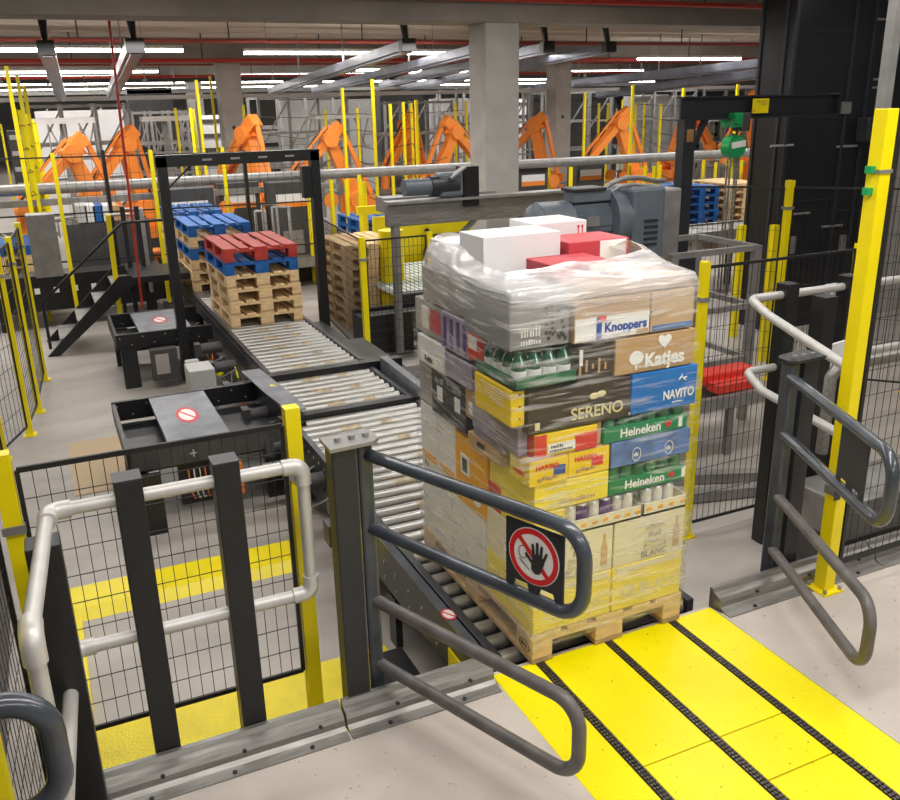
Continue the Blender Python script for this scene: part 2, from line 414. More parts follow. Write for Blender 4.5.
def build_load():
    Z0 = .15
    # bottom layers (z .15 .. .60)
    for i, (a, b) in enumerate(((.0, .40), (.405, .79))):
        side = ('left', 'right')[i]
        c = carton(a, b, .0, .44, Z0, .375, 'carton_yellow_pale', 'wine carton with painted yellow floor reflection, bottom layer, front %s corner of the load' % side)  # yellow of the ramp reflected in the film, painted onto whitish cartons
        pr(c, fr(a+.02, b-.02, .34, .368), 'cream', 'label_strip')
        lettering('LE BLANC', .075, (a+.05, -.001, .215), 'front', 'cream', c)
        c = carton(a, b, .0, .44, .375, .595, 'cream', 'cream wine carton with a crest, second layer, front %s' % side)
        # crest: arch, animal lines and the word
        r = MB(); cx = (a+b)/2+.03
        r.path([(cx-.05+.1*t/8, -.003, .535+.012*math.sin(math.pi*t/8)) for t in range(9)], .0022, 5)
        r.path([(cx-.06+.12*t/8, -.003, .475-.01*math.sin(math.pi*t/8)) for t in range(9)], .0022, 5)
        r.path([(cx-.05, -.003, .455), (cx-.06, -.003, .435), (cx+.06, -.003, .435), (cx+.05, -.003, .455)], .0016, 5)
        pr(c, r, 'kraft_grey', 'crest')
        lettering('BLANC', .045, (cx-.075, -.001, .39), 'front', 'kraft_grey', c)
        print_rows(cx-.035, cx+.035, .487, .03, 5, -.0006, 'kraft_grey', c, seed=12)
        b_ = MB(); bx = b-.045
        b_.prism([(-.016, 0), (.016, 0), (.016, .085), (.006, .115), (.006, .15), (-.006, .15), (-.006, .115), (-.016, .085)], (bx, -.0015, .41), (1, 0, 0), (0, 0, 1), (0, .002, 0))
        pr(c, b_, 'kraft_light', 'bottle_print')
    # left flank bottom: long white-grey film cartons
    for i, (ya, yb) in enumerate(((.445, .82), (.825, 1.195))):
        nm = ('middle', 'rear')[i]
        carton(.0, .40, ya, yb, Z0, .33, 'white_film', 'white carton in the bottom layer at the %s of the left flank' % nm)
        carton(.0, .40, ya, yb, .33, .50, 'white_film', 'white carton in the second layer at the %s of the left flank' % nm)
        carton(.405, .79, ya, yb, Z0, .50, 'kraft_light', 'tan carton in the bottom layer at the %s of the right flank' % nm)
    # tall white cartons and the orange one on the left flank
    for i, (ya, yb) in enumerate(((.76, .97), (.975, 1.19))):
        c = carton(.0, .38, ya, yb, .502, .875, 'white_box', 'tall white carton on the left flank, %s' % ('nearer of the pair beside the orange one' if i == 0 else 'rear corner over the rollers'))
        pr(c, lf(ya+.02, yb-.02, .60, .612), 'carton_orange', 'stripe'); pr(c, lf(ya+.02, yb-.05, .575, .588), 'carton_orange', 'stripe')
        print_rows(yb-.09, yb-.03, .53, .035, 2, -.0006, 'carton_pink', c, 'left', 7)
    c = carton(-.004, .38, .42, .755, .502, .85, 'carton_orange', 'orange upright carton on the left flank with a white label')
    pr(c, lf(.60, .69, .66, .76, -.004), 'text_white', 'label')
    bc = MB()
    for k in range(9): bc.box(-.0065, -.004, .62+.006*k, .6225+.006*k, .675, .745)
    pr(c, bc, 'text_dark', 'barcode')
    c2 = MB(); c2.tube((-.006, .52, .59), (-.004, .52, .59), .045, 20); pr(c, c2, 'text_white', 'print')
    carton(.0, .38, .30, .415, .597, .73, 'carton_red', 'red and white carton low on the left flank beside the orange one')
    # front: cans
    def can_tray(x0, x1, lb, tray, cols, z=.597, seedk=0, front_to=.0):
        o = thing('can_tray', lb, 'drinks tray', ((x0+x1)/2, .1, z), GL)
        t = MB().box(x0, x1, .0, .27, z, z+.008); t.box(x0, x1, .0, .004, z, z+.058); t.box(x0, x1, .266, .27, z, z+.058)
        t.box(x0, x0+.004, .0, .27, z, z+.058); t.box(x1-.004, x1, .0, .27, z, z+.058)
        tr = t.build('tray', tray, o)
        dc = MB(); n = int((x1-x0)/.05)
        for k in range(n): dc.ball((x0+.03+(x1-x0-.05)*k/max(1, n-1), -.001, z+.03), .012, 0, 8, 4, (1.3, .1, .8))
        dc.build('fruit_print', 'carton_orange', tr)
        n = int((x1-x0-.01)/.0585)
        for i in range(n):
            for j in range(2):
                cx = x0+.005+.029+i*.0585; cy = .035+j*.06
                c = MB(); kk = (i+seedk) % len(cols)
                c.tube((cx, cy, z+.012), (cx, cy, z+.115), .0265, 14, 0); c.tube((cx, cy, z+.115), (cx, cy, z+.124), .0265, 14, 1, .021); c.tube((cx, cy, z+.009), (cx, cy, z+.012), .021, 14, 1, .0265)
                c.build('can', [cols[kk], 'can_silver'], o)
    can_tray(.16, .545, 'tray of purple and white drinks cans in the front middle of the load', 'cream', ['can_white', 'can_purple', 'can_white', 'can_purple', 'can_silver'])
    can_tray(.555, .79, 'short tray of white and teal drinks cans at the front right of the load', 'cream', ['can_white', 'can_white', 'can_white', 'can_teal'])
    c = carton(.0, .155, .0, .295, .597, .728, 'carton_yellow_pale', 'pale yellow carton left of the drinks cans, below the yellow snack cartons')
    # shrink pack (yellow) z .73-.855
    c = carton(.0, .365, .0, .40, .73, .857, 'carton_yellow_pale', 'yellow shrink-wrapped tray under the two yellow snack cartons')
    print_rows(.12, .30, .752, .02, 14, -.0006, 'kraft', c, seed=11)
    # beer trays
    def beer(z, y0, x0, x1, lb, ztop=None):
        zt = ztop or z+.12
        o = thing('beer_tray', lb, 'drinks tray', ((x0+x1)/2, y0+.13, z), GL)
        t = MB().box(x0, x1, y0, y0+.4, z+.001, z+.066); tr = t.build('tray', 'carton_green', o, bevel=.002)
        lettering('Heineken', .055, (x0+.08, y0-.001, z+.016), 'front', 'text_white', tr, offset=.0012)
        # red star
        st = MB(); cx = x0+.33; cz = z+.036
        st.prism([((.022 if k % 2 == 0 else .0095)*math.sin(k*math.pi/5), (.022 if k % 2 == 0 else .0095)*math.cos(k*math.pi/5)) for k in range(10)], (cx, y0-.0015, cz), (1, 0, 0), (0, 0, 1), (0, .002, 0))
        st.build('star', 'sign_red', tr)
        fr(x0+.385, x0+.405, z+.012, z+.06, y0).build('label', 'text_white', tr)
        b = MB()
        for i in range(6):
            for j in range(5):
                cx = x0+.035+i*(x1-x0-.07)/5; cy = y0+.035+j*.08
                b.tube((cx, cy, z+.067), (cx, cy, zt-.003), .032, 12)
        b.build('cans_under_film', 'shrink_green', o); return o
    beer(.732, .005, .37, .765, 'green beer tray just above the drinks cans at the front right', .857)
    c = carton(.372, .79, .0, .40, .858, .975, 'shrink_blue', 'blue shrink-wrapped drinks pack between the two green beer trays')
    for k in range(2):
        r = MB(); cx = .50+.17*k
        r.path([(cx+.022*math.cos(t*math.pi/8), -.003, .905+.03*math.sin(t*math.pi/8)) for t in range(17)], .0016, 5); pr(c, r, 'text_white', 'crest')
        print_rows(cx-.012, cx+.014, .895, .02, 3, -.0006, 'text_white', c, seed=13)
    beer(.977, .005, .335, .765, 'green beer tray under the blue carton at the right', 1.08)
    # yellow snack cartons
    for i, (a, b) in enumerate(((-.03, .155), (.16, .365))):
        c = carton(a, b, -.01 if i == 0 else .0, .16 if i == 0 else .19, .858, .972, 'carton_yellow', 'yellow snack carton, %s' % ('left one with a blue badge at the load corner' if i == 0 else 'right one with a red badge beside the blue pack'))
        y = -.01 if i == 0 else 0
        top = MB().box(a+.003, b-.003, y+.003, y+.16, .9705, .9725); pr(c, top, 'kraft_light', 'lid')
        lettering('HARIBO', .03, (a+.03, y-.001, .928), 'front', 'text_red', c, offset=.0008)
        bm = fr(a+.115, a+.17, .895, .935, y); pr(c, bm, 'text_blue' if i == 0 else 'text_red', 'badge')
        d = MB()
        for k in range(4): d.ball((a+.05+.024*k, y, .885+.006*(k % 2)), .012, 0, 8, 4, (1.1, .15, .8))
        pr(c, d, 'kraft', 'sweets_print')
        if i == 0: lettering('HARIBO', .026, (a-.001, .12, .895), 'left', 'text_red', c, offset=.0006)
    # red/yellow carton below the brown one
    c = carton(.0, .30, .0, .32, .975, 1.078, 'carton_yellow', 'yellow and red carton with a white label under the dark brown carton')
    pr(c, fr(.003, .055, .978, 1.075), 'carton_red', 'red_corner'); pr(c, fr(.19, .297, .978, 1.05), 'carton_red', 'red_panel')
    pr(c, lf(.003, .317, .978, 1.075), 'carton_red', 'red_side')
    p_ = pr(c, fr(.06, .19, .99, 1.03, -.001), 'text_white', 'label'); print_rows(.075, .135, 1.011, .015, 6, -.0028, 'text_dark', p_, seed=9); print_rows(.07, .18, .994, .01, 12, -.0028, 'text_dark', p_, seed=10)
    carton(.305, .333, .02, .32, .975, 1.078, 'kraft_light', 'narrow tan carton between the red and yellow one and the beer tray')
    # brown left-flank cartons at z .85-.96
    c = carton(-.035, .155, .235, .55, .8585, .925, 'kraft', 'small brown carton with a hand hole jutting out on the left flank')
    pr(c, lf(.38, .45, .885, .908, -.035), 'text_dark', 'hand_hole')
    c = carton(-.03, .15, .20, .50, .926, .974, 'carton_lilac', 'grey multipack lying on the small brown carton with a hand hole')
    c = carton(-.05, -.002, .05, .47, .9755, 1.118, 'carton_lilac', 'grey film-covered multipack under the slim yellow carton')
    c = carton(-.02, .30, .475, .60, .9755, 1.118, 'kraft', 'brown carton with a pale label beside the black cartons')
    pr(c, lf(.50, .56, 1.0, 1.06, -.02), 'text_white', 'label')
    # two black cartons on left flank
    for i, (ya, yb) in enumerate(((.605, .80), (.805, 1.0))):
        c = carton(-.015, .33, ya, yb, .878, 1.10, 'carton_dark', 'black carton on the left flank, %s' % ('nearer of the two' if i == 0 else 'further of the two'))
        pr(c, lf(ya+.06, ya+.12, .96, 1.03, -.015), 'text_white', 'label')
        print_rows(ya+.05, yb-.05, 1.05, .03, 4, -.0163, 'kraft_grey', c, 'left', 6)
    carton(.0, .33, 1.005, 1.19, .878, 1.10, 'kraft_grey', 'grey-brown carton at the rear corner of the left flank, mid height')
    # bright yellow slim carton
    c = carton(-.10, -.034, .02, .34, 1.12, 1.275, 'carton_yellow', 'bright yellow slim carton jutting out at the left corner of the load')
    t = MB()
    for k in range(6): t.box(-.1012, -.099,   .08, .28-.02*k, 1.25-.012*k, 1.253-.012*k)
    pr(c, t, 'cream', 'line_print'); sl = MB()
    for zz in (1.15, 1.20, 1.25): sl.box(-.062, -.054, .0195, .0215, zz, zz+.008)
    sl.each('slot', 'text_dark', c)
    # dark brown long carton, blue carton
    c = carton(-.03, .455, .0, .38, 1.082, 1.262, 'carton_brown', 'dark brown coffee carton with pale lettering, left of the blue carton')
    lettering('SERENO', .07, (.165, -.001, 1.115), 'front', 'text_cream', c, offset=.001, rot=.0)
    bn = MB(); bn.ball((.275, -.001, 1.203), .018, 0, 10, 5, (1.3, .08, .8)); bn.ball((.31, -.001, 1.207), .018, 0, 10, 5, (1.3, .08, .8)); pr(c, bn, 'text_cream', 'bean_print')
    pr(c, fr(.0, .022, 1.10, 1.13), 'text_cream', 'badge')
    pr(c, MB().box(.46-.01, .459-.002, -.001, 0.002, 1.09, 1.1), 'text_cream', 'mark')
    c = carton(.458, .80, -.004, .38, 1.085, 1.265, 'carton_blue', 'bright blue carton with white lettering at the front right')
    lettering('NAVITO', .055, (.62, -.0055, 1.13), 'front', 'text_white', c, offset=.0014, xs=.8)
    bird = MB(); bx = -.02; bird.path([(.70, -.006, 1.21), (.712, -.006, 1.222), (.722, -.006, 1.212), (.74, -.006, 1.218)], .003, 5); bird.path([(.712, -.006, 1.232), (.722, -.006, 1.212), (.735, -.006, 1.203)], .003, 5); pr(c, bird, 'text_white', 'bird_emblem')
    print_rows(.67, .73, 1.11, .008, 8, -.0052, 'text_white', c, seed=8)
    # left flank mid/high
    c = carton(-.03, .30, .51, .80, 1.12, 1.24, 'carton_lilac', 'grey-violet multipack above the nearer black carton')
    c = carton(-.02, .30, .81, 1.15, 1.105, 1.25, 'white_film', 'film-covered white pack with a lettered strip above the further black carton')
    pr(c, lf(.84, 1.10, 1.12, 1.17, -.02), 'text_white', 'strip'); print_rows(.96, 1.06, 1.13, .03, 5, -.0218, 'text_dark', c, 'left', 5)
    c = carton(-.045, .20, .36, .52, 1.277, 1.43, 'carton_red', 'red carton with a white label on the left flank')
    p_ = pr(c, lf(.42, .50, 1.33, 1.39, -.045), 'text_white', 'label')
    c = carton(-.03, .22, .53, .83, 1.255, 1.43, 'carton_lilac', 'dark violet multipack behind the red carton on the left flank')
    d = MB()
    for k in range(4): d.box(-.032, -.029, .56+.07*k, .59+.07*k, 1.27, 1.41)
    d.each('bottle_print', 'can_purple', c)
    c = carton(-.01, .22, .84, 1.19, 1.26, 1.43, 'kraft_grey', 'grey-brown multipack forming the bulge at the rear left corner')
    pr(c, lf(.88, 1.0, 1.29, 1.40, -.01), 'carton_pink', 'print'); pr(c, lf(1.02, 1.1, 1.29, 1.40, -.01), 'cream', 'print')
    # green bottles pack & dark brown & kraft
    o = thing('bottle_pack', 'pack of green bottles under film above the dark brown carton', 'drinks pack', (.06, .12, 1.266), GL)
    MB().box(-.09, .185, .0, .34, 1.279, 1.285).build('tray', 'carton_green', o)
    tf = MB().box(-.09, .185, .0, .003, 1.279, 1.33); tf.box(-.09, -.087, .0, .34, 1.279, 1.33); tf.build('tray_wall', 'shrink_green', o)
    for i in range(4):
        for j in range(4):
            cx = -.052+i*.067; cy = .042+j*.075
            b = MB(); b.tube((cx, cy, 1.286), (cx, cy, 1.375), .031, 12); b.tube((cx, cy, 1.375), (cx, cy, 1.41), .031, 12, 0, .013); b.tube((cx, cy, 1.41), (cx, cy, 1.425), .013, 8)
            b.tube((cx, cy, 1.31), (cx, cy, 1.35), .0315, 12, 1)
            b.build('bottle', ['glass_green', 'text_white'], o)
    c = carton(.19, .365, .0, .36, 1.266, 1.415, 'carton_brown', 'dark brown patterned carton between green bottles and brown lettered carton')
    d = MB()
    for k in range(5): d.box(.20+.03*k, .21+.03*k, -.0005, .001, 1.30+.01*(k % 3), 1.34+.02*(k % 2))
    pr(c, d, 'kraft', 'pattern')
    pr(c, fr(.20, .215, 1.34, 1.405, -.001), 'text_white', 'label')
    c = carton(.37, .775, -.002, .38, 1.268, 1.425, 'kraft', 'brown carton with white lettering and a heart above the blue carton')
    lettering('Katjes', .082, (.515, -.0035, 1.29), 'front', 'text_white', c, offset=.003)
    h = MB()
    def heart(cx, cz, s): return [(cx+s*16*math.sin(t)**3/16, cz+s*(13*math.cos(t)-5*math.cos(2*t)-2*math.cos(3*t)-math.cos(4*t))/16) for t in [k*math.pi/12 for k in range(24)]]
    h.prism(heart(0, 0, .034), (.615, -.0035, 1.392), (1, 0, 0), (0, 0, 1), (0, .002, 0)); h.prism([(.036*math.cos(t*math.pi/9), .03*math.sin(t*math.pi/9)) for t in range(18)], (.475, -.0035, 1.335), (1, 0, 0), (0, 0, 1), (0, .002, 0))
    h.box(.47, .48, -.0035, -.0015, 1.285, 1.31)
    pr(c, h, 'text_white', 'heart_emblem'); 
    # upper layer
    c = carton(-.105, .165, .02, .42, 1.432, 1.655, 'carton_grey', 'large grey carton with a small pale print at the upper front left')
    print_rows(-.055, .035, 1.482, .045, 7, .019, 'text_white', c, seed=3); print_rows(-.055, .035, 1.452, .022, 8, .019, 'text_white', c, seed=4)
    d = MB(); rnd = random.Random(5)
    for k in range(30):
        x = .05+rnd.random()*.09; z = 1.45+rnd.random()*.15; d.box(x, x+.012, .0185, .0205, z, z+.014)
    pr(c, d, 'carton_dark', 'pattern')
    c = carton(.172, .535, .0, .4, 1.43, 1.60, 'kraft', 'brown biscuit carton with a white and blue printed band')
    pr(c, fr(.176, .53, 1.437, 1.53), 'text_white', 'band'); pr(c, fr(.275, .30, 1.437, 1.53, -.001), 'text_blue', 'band')
    lettering('Knoppers', .052, (.312, -.0028, 1.465), 'front', 'text_blue', c, offset=.0014)
    pr(c, fr(.285, .32, 1.51, 1.532, -.002), 'text_red', 'badge'); pr(c, fr(.47, .525, 1.442, 1.458, -.0024), 'kraft', 'biscuit_print')
    c = carton(.54, .76, .0, .4, 1.43, 1.60, 'kraft_light', 'plain brown carton right of the biscuit carton')
    pr(c, fr(.55, .75, 1.437, 1.46), 'shrink_blue', 'band')
    c = carton(.23, .755, .02, .42, 1.602, 1.652, 'kraft_light', 'flat brown carton on the top front edge of the load')
    pr(c, fr(.62, .75, 1.605, 1.607, .02), 'kraft', 'seam')
    for i, (a, b) in enumerate(((.43, .76), (.765, 1.06))):
        c = carton(-.02, .38, a+.0, b, 1.435, 1.60, 'carton_grey' if i == 0 else 'kraft_grey', 'grey carton high on the left flank, %s' % ('next to the large grey one' if i == 0 else 'at the rear'))
        c = carton(.385, .76, a, b, 1.435, 1.60, 'kraft_light', 'tan carton high on the right flank, %s' % ('front' if i == 0 else 'rear'))
        c = carton(.385, .775, a, b+.1*i, .505, 1.43, 'kraft_light', 'tall tan carton inside the right flank, %s' % ('front' if i == 0 else 'rear'))
    # top boxes
    def wbox(x0, x1, y0, y1, z0, z1, lb, rz=0, arrows=False):
        c = carton(x0, x1, y0, y1, z0, z1, 'white_box', lb, bev=.003)
        pr(c, MB().box((x0+x1)/2-.002, (x0+x1)/2+.002, y0+.005, y1-.005, z1-.0012, z1-.0006), 'carton_grey', 'lid_seam')
        if arrows:
            a = MB(); ax = x1-.05
            for dx in (0, .022): a.box(ax+dx, ax+dx+.004, y0-.0005, y0+.002, z1-.075, z1-.03); a.prism([(-.006, 0), (.010, 0), (.002, .012)], (ax+dx, y0-.0005, z1-.032), (1, 0, 0), (0, 0, 1), (0, .002, 0))
            a.box(ax-.004, ax+.03, y0-.0005, y0+.002, z1-.082, z1-.078)
            pr(c, a, 'sign_red', 'arrow_print')
            d = MB()
            for k in range(3): d.box(x0+.2+.02*k, x0+.208+.02*k, y0-.0005, y0+.002, z0+.05, z0+.06)
            pr(c, d, 'text_dark', 'mark_print')
        return c
    wbox(.03, .415, .50, .74, 1.603, 1.80, 'large white box at the top of the load, in front of the taller white one')
    wbox(.425, .715, .75, 1.0, 1.603, 1.80, 'rearmost white box on top, with red arrows', arrows=True)
    wbox(.0, .40, .76, 1.0, 1.603, 1.74, 'lower white box at the top left of the load')
    c = carton(.21, .50, .20, .455, 1.654, 1.705, 'carton_pink', 'flat red box on top of the load, nearer one'); 
    pr(c, fr(.37, .49, 1.658, 1.70, .20), 'text_white', 'label')
    c = carton(.43, .755, .46, .70, 1.61, 1.75, 'carton_pink', 'red box on top of the load with a large white label')
    pr(c, fr(.595, .735, 1.66, 1.745, .46), 'text_white', 'label')
build_load()

def build_film():
    def ext(z):
        # x0,x1,y0,y1 of the wrapped outline at height z
        T = [(.06, -.006, .808, -.006, 1.206), (.16, -.012, .806, -.012, 1.20), (.24, -.018, .80, -.014, 1.204), (.55, -.022, .805, -.018, 1.206), (.80, -.04, .80, -.02, 1.2),
             (.9, -.075, .812, -.03, 1.2), (1.0, -.08, .805, -.02, 1.2), (1.1, -.10, .812, -.012, 1.205), (1.2, -.12, .812, -.015, 1.205), (1.3, -.12, .79, -.014, 1.21), (1.36, -.12, .783, -.012, 1.23), (1.45, -.115, .772, -.01, 1.12),
             (1.6, -.112, .768, -.006, 1.07), (1.65, -.108, .765, .004, 1.04)]
        for a, b in zip(T, T[1:]):
            if z <= b[0]:
                t = (z-a[0])/(b[0]-a[0]); return [p+(q-p)*t for p, q in zip(a[1:], b[1:])]
        return T[-1][1:]
    rnd = random.Random(2)
    NX, NY = 16, 22
    def ring(z, shrink=0., zf=None, r=0):
        x0, x1, y0, y1 = ext(min(z, 1.665)); xr = -.014+shrink*.3; x0 += shrink*.62; x1 -= shrink*.9; y0 += shrink*1.5; y1 -= shrink*.5
        pts = []
        for k in range(NX): pts.append((x0+(x1-x0)*k/NX, y0))
        for k in range(NY): pts.append((x1, y0+(y1-y0)*k/NY))
        for k in range(NX): pts.append((x1-(x1-xr)*k/NX, y1))
        for k in range(NY):
            t = k/NY; yy = y1-(y1-y0)*t; f = min(1., max(0., (yy-.42)/(y1-.42))); pts.append((xr*f+x0*(1-f), yy))
        out = []
        for i, (x, y) in enumerate(pts):
            a = .0035*math.sin(i*.9+z*23)+.003*math.sin(i*2.3-z*41)
            cx, cy = x-.36, y-.6; l = math.hypot(cx, cy)
            out.append(Vector((x+cx/l*a, y+cy/l*a, (zf(x, y) if zf else z)+.004*math.sin(i*1.1+r))))
        return out
    rings = []
    z = .085
    while z <= 1.645: rings.append(ring(z)); z += .022
    # the top: film drawn up and inwards over the cartons towards the white boxes
    def zr(base, pk): return lambda x, y: base+pk*math.exp(-((x-.68)**2+(y-.30)**2)/.02)+.9*pk*math.exp(-(max(0, x-.1)**2+max(0, .75-y)**2)/.05)+pk*.35*math.exp(-((x-.3)**2+(y-.1)**2)/.03)
    for sh, zz in ((.004, 1.660), (.012, 1.668), (.03, 1.672), (.06, 1.674), (.09, 1.68), (.12, 1.69), (.14, 1.70)):
        rings.append(ring(1.665, sh, zr(zz, .065*min(1, sh*14))))
    n = len(rings[0]); vs = [v for r in rings for v in r]
    m_ = MB(); m_.add(vs, [(i*n+k, i*n+(k+1) % n, (i+1)*n+(k+1) % n, (i+1)*n+k) for i in range(len(rings)-1) for k in range(n)], 0, True)
    o = m_.build('stretch_film', 'film', loc=(0, 0, 0)); tag(o, 'wrinkled clear stretch film wound round the mixed pallet load', 'stretch film')
build_film()

# ------------------------------------------------------------------ swing gates
def loop(p, d, z1, z2, L, r=.025):
    """a U bar: leaves the pivot at z1, bends down at length L, returns at z2"""
    p = Vector(p); rb = .10; pts = [p+Vector((0, 0, z1)), p+d*(L-rb)+Vector((0, 0, z1))]
    for k in range(1, 9):
        a = math.pi/2*k/8; pts.append(p+d*(L-rb+rb*math.sin(a))+Vector((0, 0, z1-rb+rb*math.cos(a))))
    for k in range(0, 9):
        a = math.pi/2*k/8; pts.append(p+d*(L-rb+rb*math.cos(a))+Vector((0, 0, z2+rb-rb*math.sin(a))))
    pts.append(p+Vector((0, 0, z2)))
    return MB().path(pts, r, 14)
def prohibition(o, c, u, n, s, txt=True):
    """white disc, red ring and bar, black raised hand; plane through c spanned by u and z, normal n"""
    c = Vector(c); u = Vector(u); n = Vector(n); z = Vector((0, 0, 1))
    P = lambda a, b, k: c+u*a*s+z*b*s+n*k
    d = MB(); d.prism([(math.cos(t*math.pi/24), math.sin(t*math.pi/24)) for t in range(48)], c, u*s, z*s, n*.002); d.build('white_disc', 'sign_white', o)
    r = MB(); N_ = 48
    vs = [P(rr*math.cos(2*math.pi*t/N_), rr*math.sin(2*math.pi*t/N_), .003) for rr in (.97, .78) for t in range(N_)]
    r.add(vs, [(k, (k+1) % N_, N_+(k+1) % N_, N_+k) for k in range(N_)])
    r.build('red_ring', 'sign_red', o)
    b = MB(); q = math.sqrt(.5); a0 = .8*q; w = .085
    b.add([P(-a0-w*q, a0-w*q, .0032), P(-a0+w*q, a0+w*q, .0032), P(a0+w*q, -a0+w*q, .0032), P(a0-w*q, -a0-w*q, .0032)], [(0, 1, 2, 3)])
    b.build('red_bar', 'sign_red', o)
    h = MB()
    def cap(x0, y0, x1, y1, r0, r1, k):
        dx, dy = x1-x0, y1-y0; a = math.atan2(dy, dx); pts = []
        for t in range(9): t_ = a-math.pi/2+math.pi*t/8; pts.append((x1+r1*math.cos(t_), y1+r1*math.sin(t_)))
        for t in range(9): t_ = a+math.pi/2+math.pi*t/8; pts.append((x0+r0*math.cos(t_), y0+r0*math.sin(t_)))
        h.add([P(x, y, k) for x, y in pts], [list(range(len(pts)))])
    cap(.12, -.38, .20, -.08, .20, .24, .0040)
    for i, (x0, y0, x1, y1, r_) in enumerate(((.02, .0, -.02, .42, .062), (.16, .05, .16, .52, .062), (.29, .02, .34, .45, .06), (.39, -.06, .53, .27, .052), (.06, -.28, -.27, .03, .062))):
        cap(x0, y0, x1, y1, r_, r_*.9, .0043+.0002*i)
    h.build('hand', 'text_dark', o)
    f = MB()
    f.path([P(-.42+.17*math.cos(t*math.pi/8), .05+.22*math.sin(t*math.pi/8), .003) for t in range(17)], .0012, 5)
    f.path([P(-.55, -.2, .003), P(-.45, -.3, .003), P(-.3, -.4, .003), P(-.15, -.5, .003)], .0012, 5)
    f.build('face_outline', 'text_dark', o)

def gate(px, py, dx, dy, L, lb, mirror, sign):
    o = thing('swing_gate', lb, 'gate', (px, py, 0))
    d = Vector((dx, dy, 0)).normalized(); s = -1 if not mirror else 1
    # main column and pivot column
    if not mirror:
        MB().box(px-.145, px-.05, .04, .13, -.02, 1.155).build('column', 'anthracite', o, bevel=.006)
    else:
        MB().box(px+.06, px+.155, .08, .20, -.02, 1.155).build('column', 'anthracite', o, bevel=.006)
    MB().box(px-.03, px+.03, py-.04, py+.03, -.02, 1.15).build('pivot_column', 'gate_tube', o, bevel=.012)
    t = MB(); x0, x1 = (px-.155, px+.045) if not mirror else (px-.05, px+.17)
    t.prism([(x0, .02), (x1-.03, .03), (x1, .06), (x1, .14), (x1-.03, .165), (x0, .155)] if not mirror else [(x0+.03, .05), (x1, .06), (x1, .2), (x0+.03, .17), (x0, .14), (x0, .08)], (0, 0, 1.156), (1, 0, 0), (0, 1, 0), (0, 0, .014))
    tp = t.build('top_plate', 'galv' if not mirror else 'anthracite', o)
    bl = MB()
    for k in range(3): bl.tube((x0+.05+.055*k, .09, 1.17), (x0+.05+.055*k, .09, 1.186), .013, 6)
    bl.each('bolt', 'galv', tp)
    p = Vector((px, py, 0))+d*.03
    if not mirror:
        loop(p, d, 1.092, .785, L).build('upper_bar', 'gate_tube', o); loop(p, d, .462, .165, L).build('lower_bar', 'gate_tube_worn', o)
    else:
        loop(p, d, 1.08, .79, L).build('upper_bar', 'gate_tube', o); loop(p, d, .46, .17, L).build('lower_bar', 'gate_tube_worn', o)
    # plate between the bars of the upper loop
    nrm = Vector((d.y, -d.x, 0))
    if nrm.y > 0 if sign else nrm.y < 0: nrm = -nrm
    u = d
    pl = MB(); a, b = (.675, .91) if sign else (.56, .80)
    pl.prism([(a, .80), (a+.03, .80), (a+.04, .835), (a+.09, .835), (a+.10, .80), (a+.135, .80), (a+.145, .835), (a+.195, .835), (a+.205, .80), (b, .80), (b, 1.055), (a, 1.055)], p+Vector((0, 0, 0))-nrm*.004, u, (0, 0, 1), nrm*.008)
    q = pl.build('sign_plate', 'anthracite', o, bevel=.002)
    if sign: prohibition(q, p+d*.7925+Vector((0, 0, .945))+nrm*.0045, u, nrm, .102)
    return o
gate(-.682, .125, .385, -.93, .985, 'left swing gate with black tubular arms and a no-entry hand sign', False, True)
gate(1.455, .115, -.40, -.90, .99, 'right swing gate with black tubular arms opened beside the ramp', True, False)
# a third gate arm at the lower left edge of the frame
o = thing('swing_gate', 'black tubular gate arm cut off by the lower left corner', 'gate', (-2.5, -.84, 0))
loop(Vector((-2.5, -.84, 0)), Vector((1, -.06, 0)).normalized(), 1.07, .76, .69, .03).build('upper_bar', 'gate_tube', o)
loop(Vector((-2.5, -.84, 0)), Vector((1, -.06, 0)).normalized(), .45, .15, .69, .03).build('lower_bar', 'gate_tube', o)
MB().box(-2.56, -2.49, -.88, -.80, FL, 1.15).build('pivot_column', 'gate_tube', o, bevel=.01)

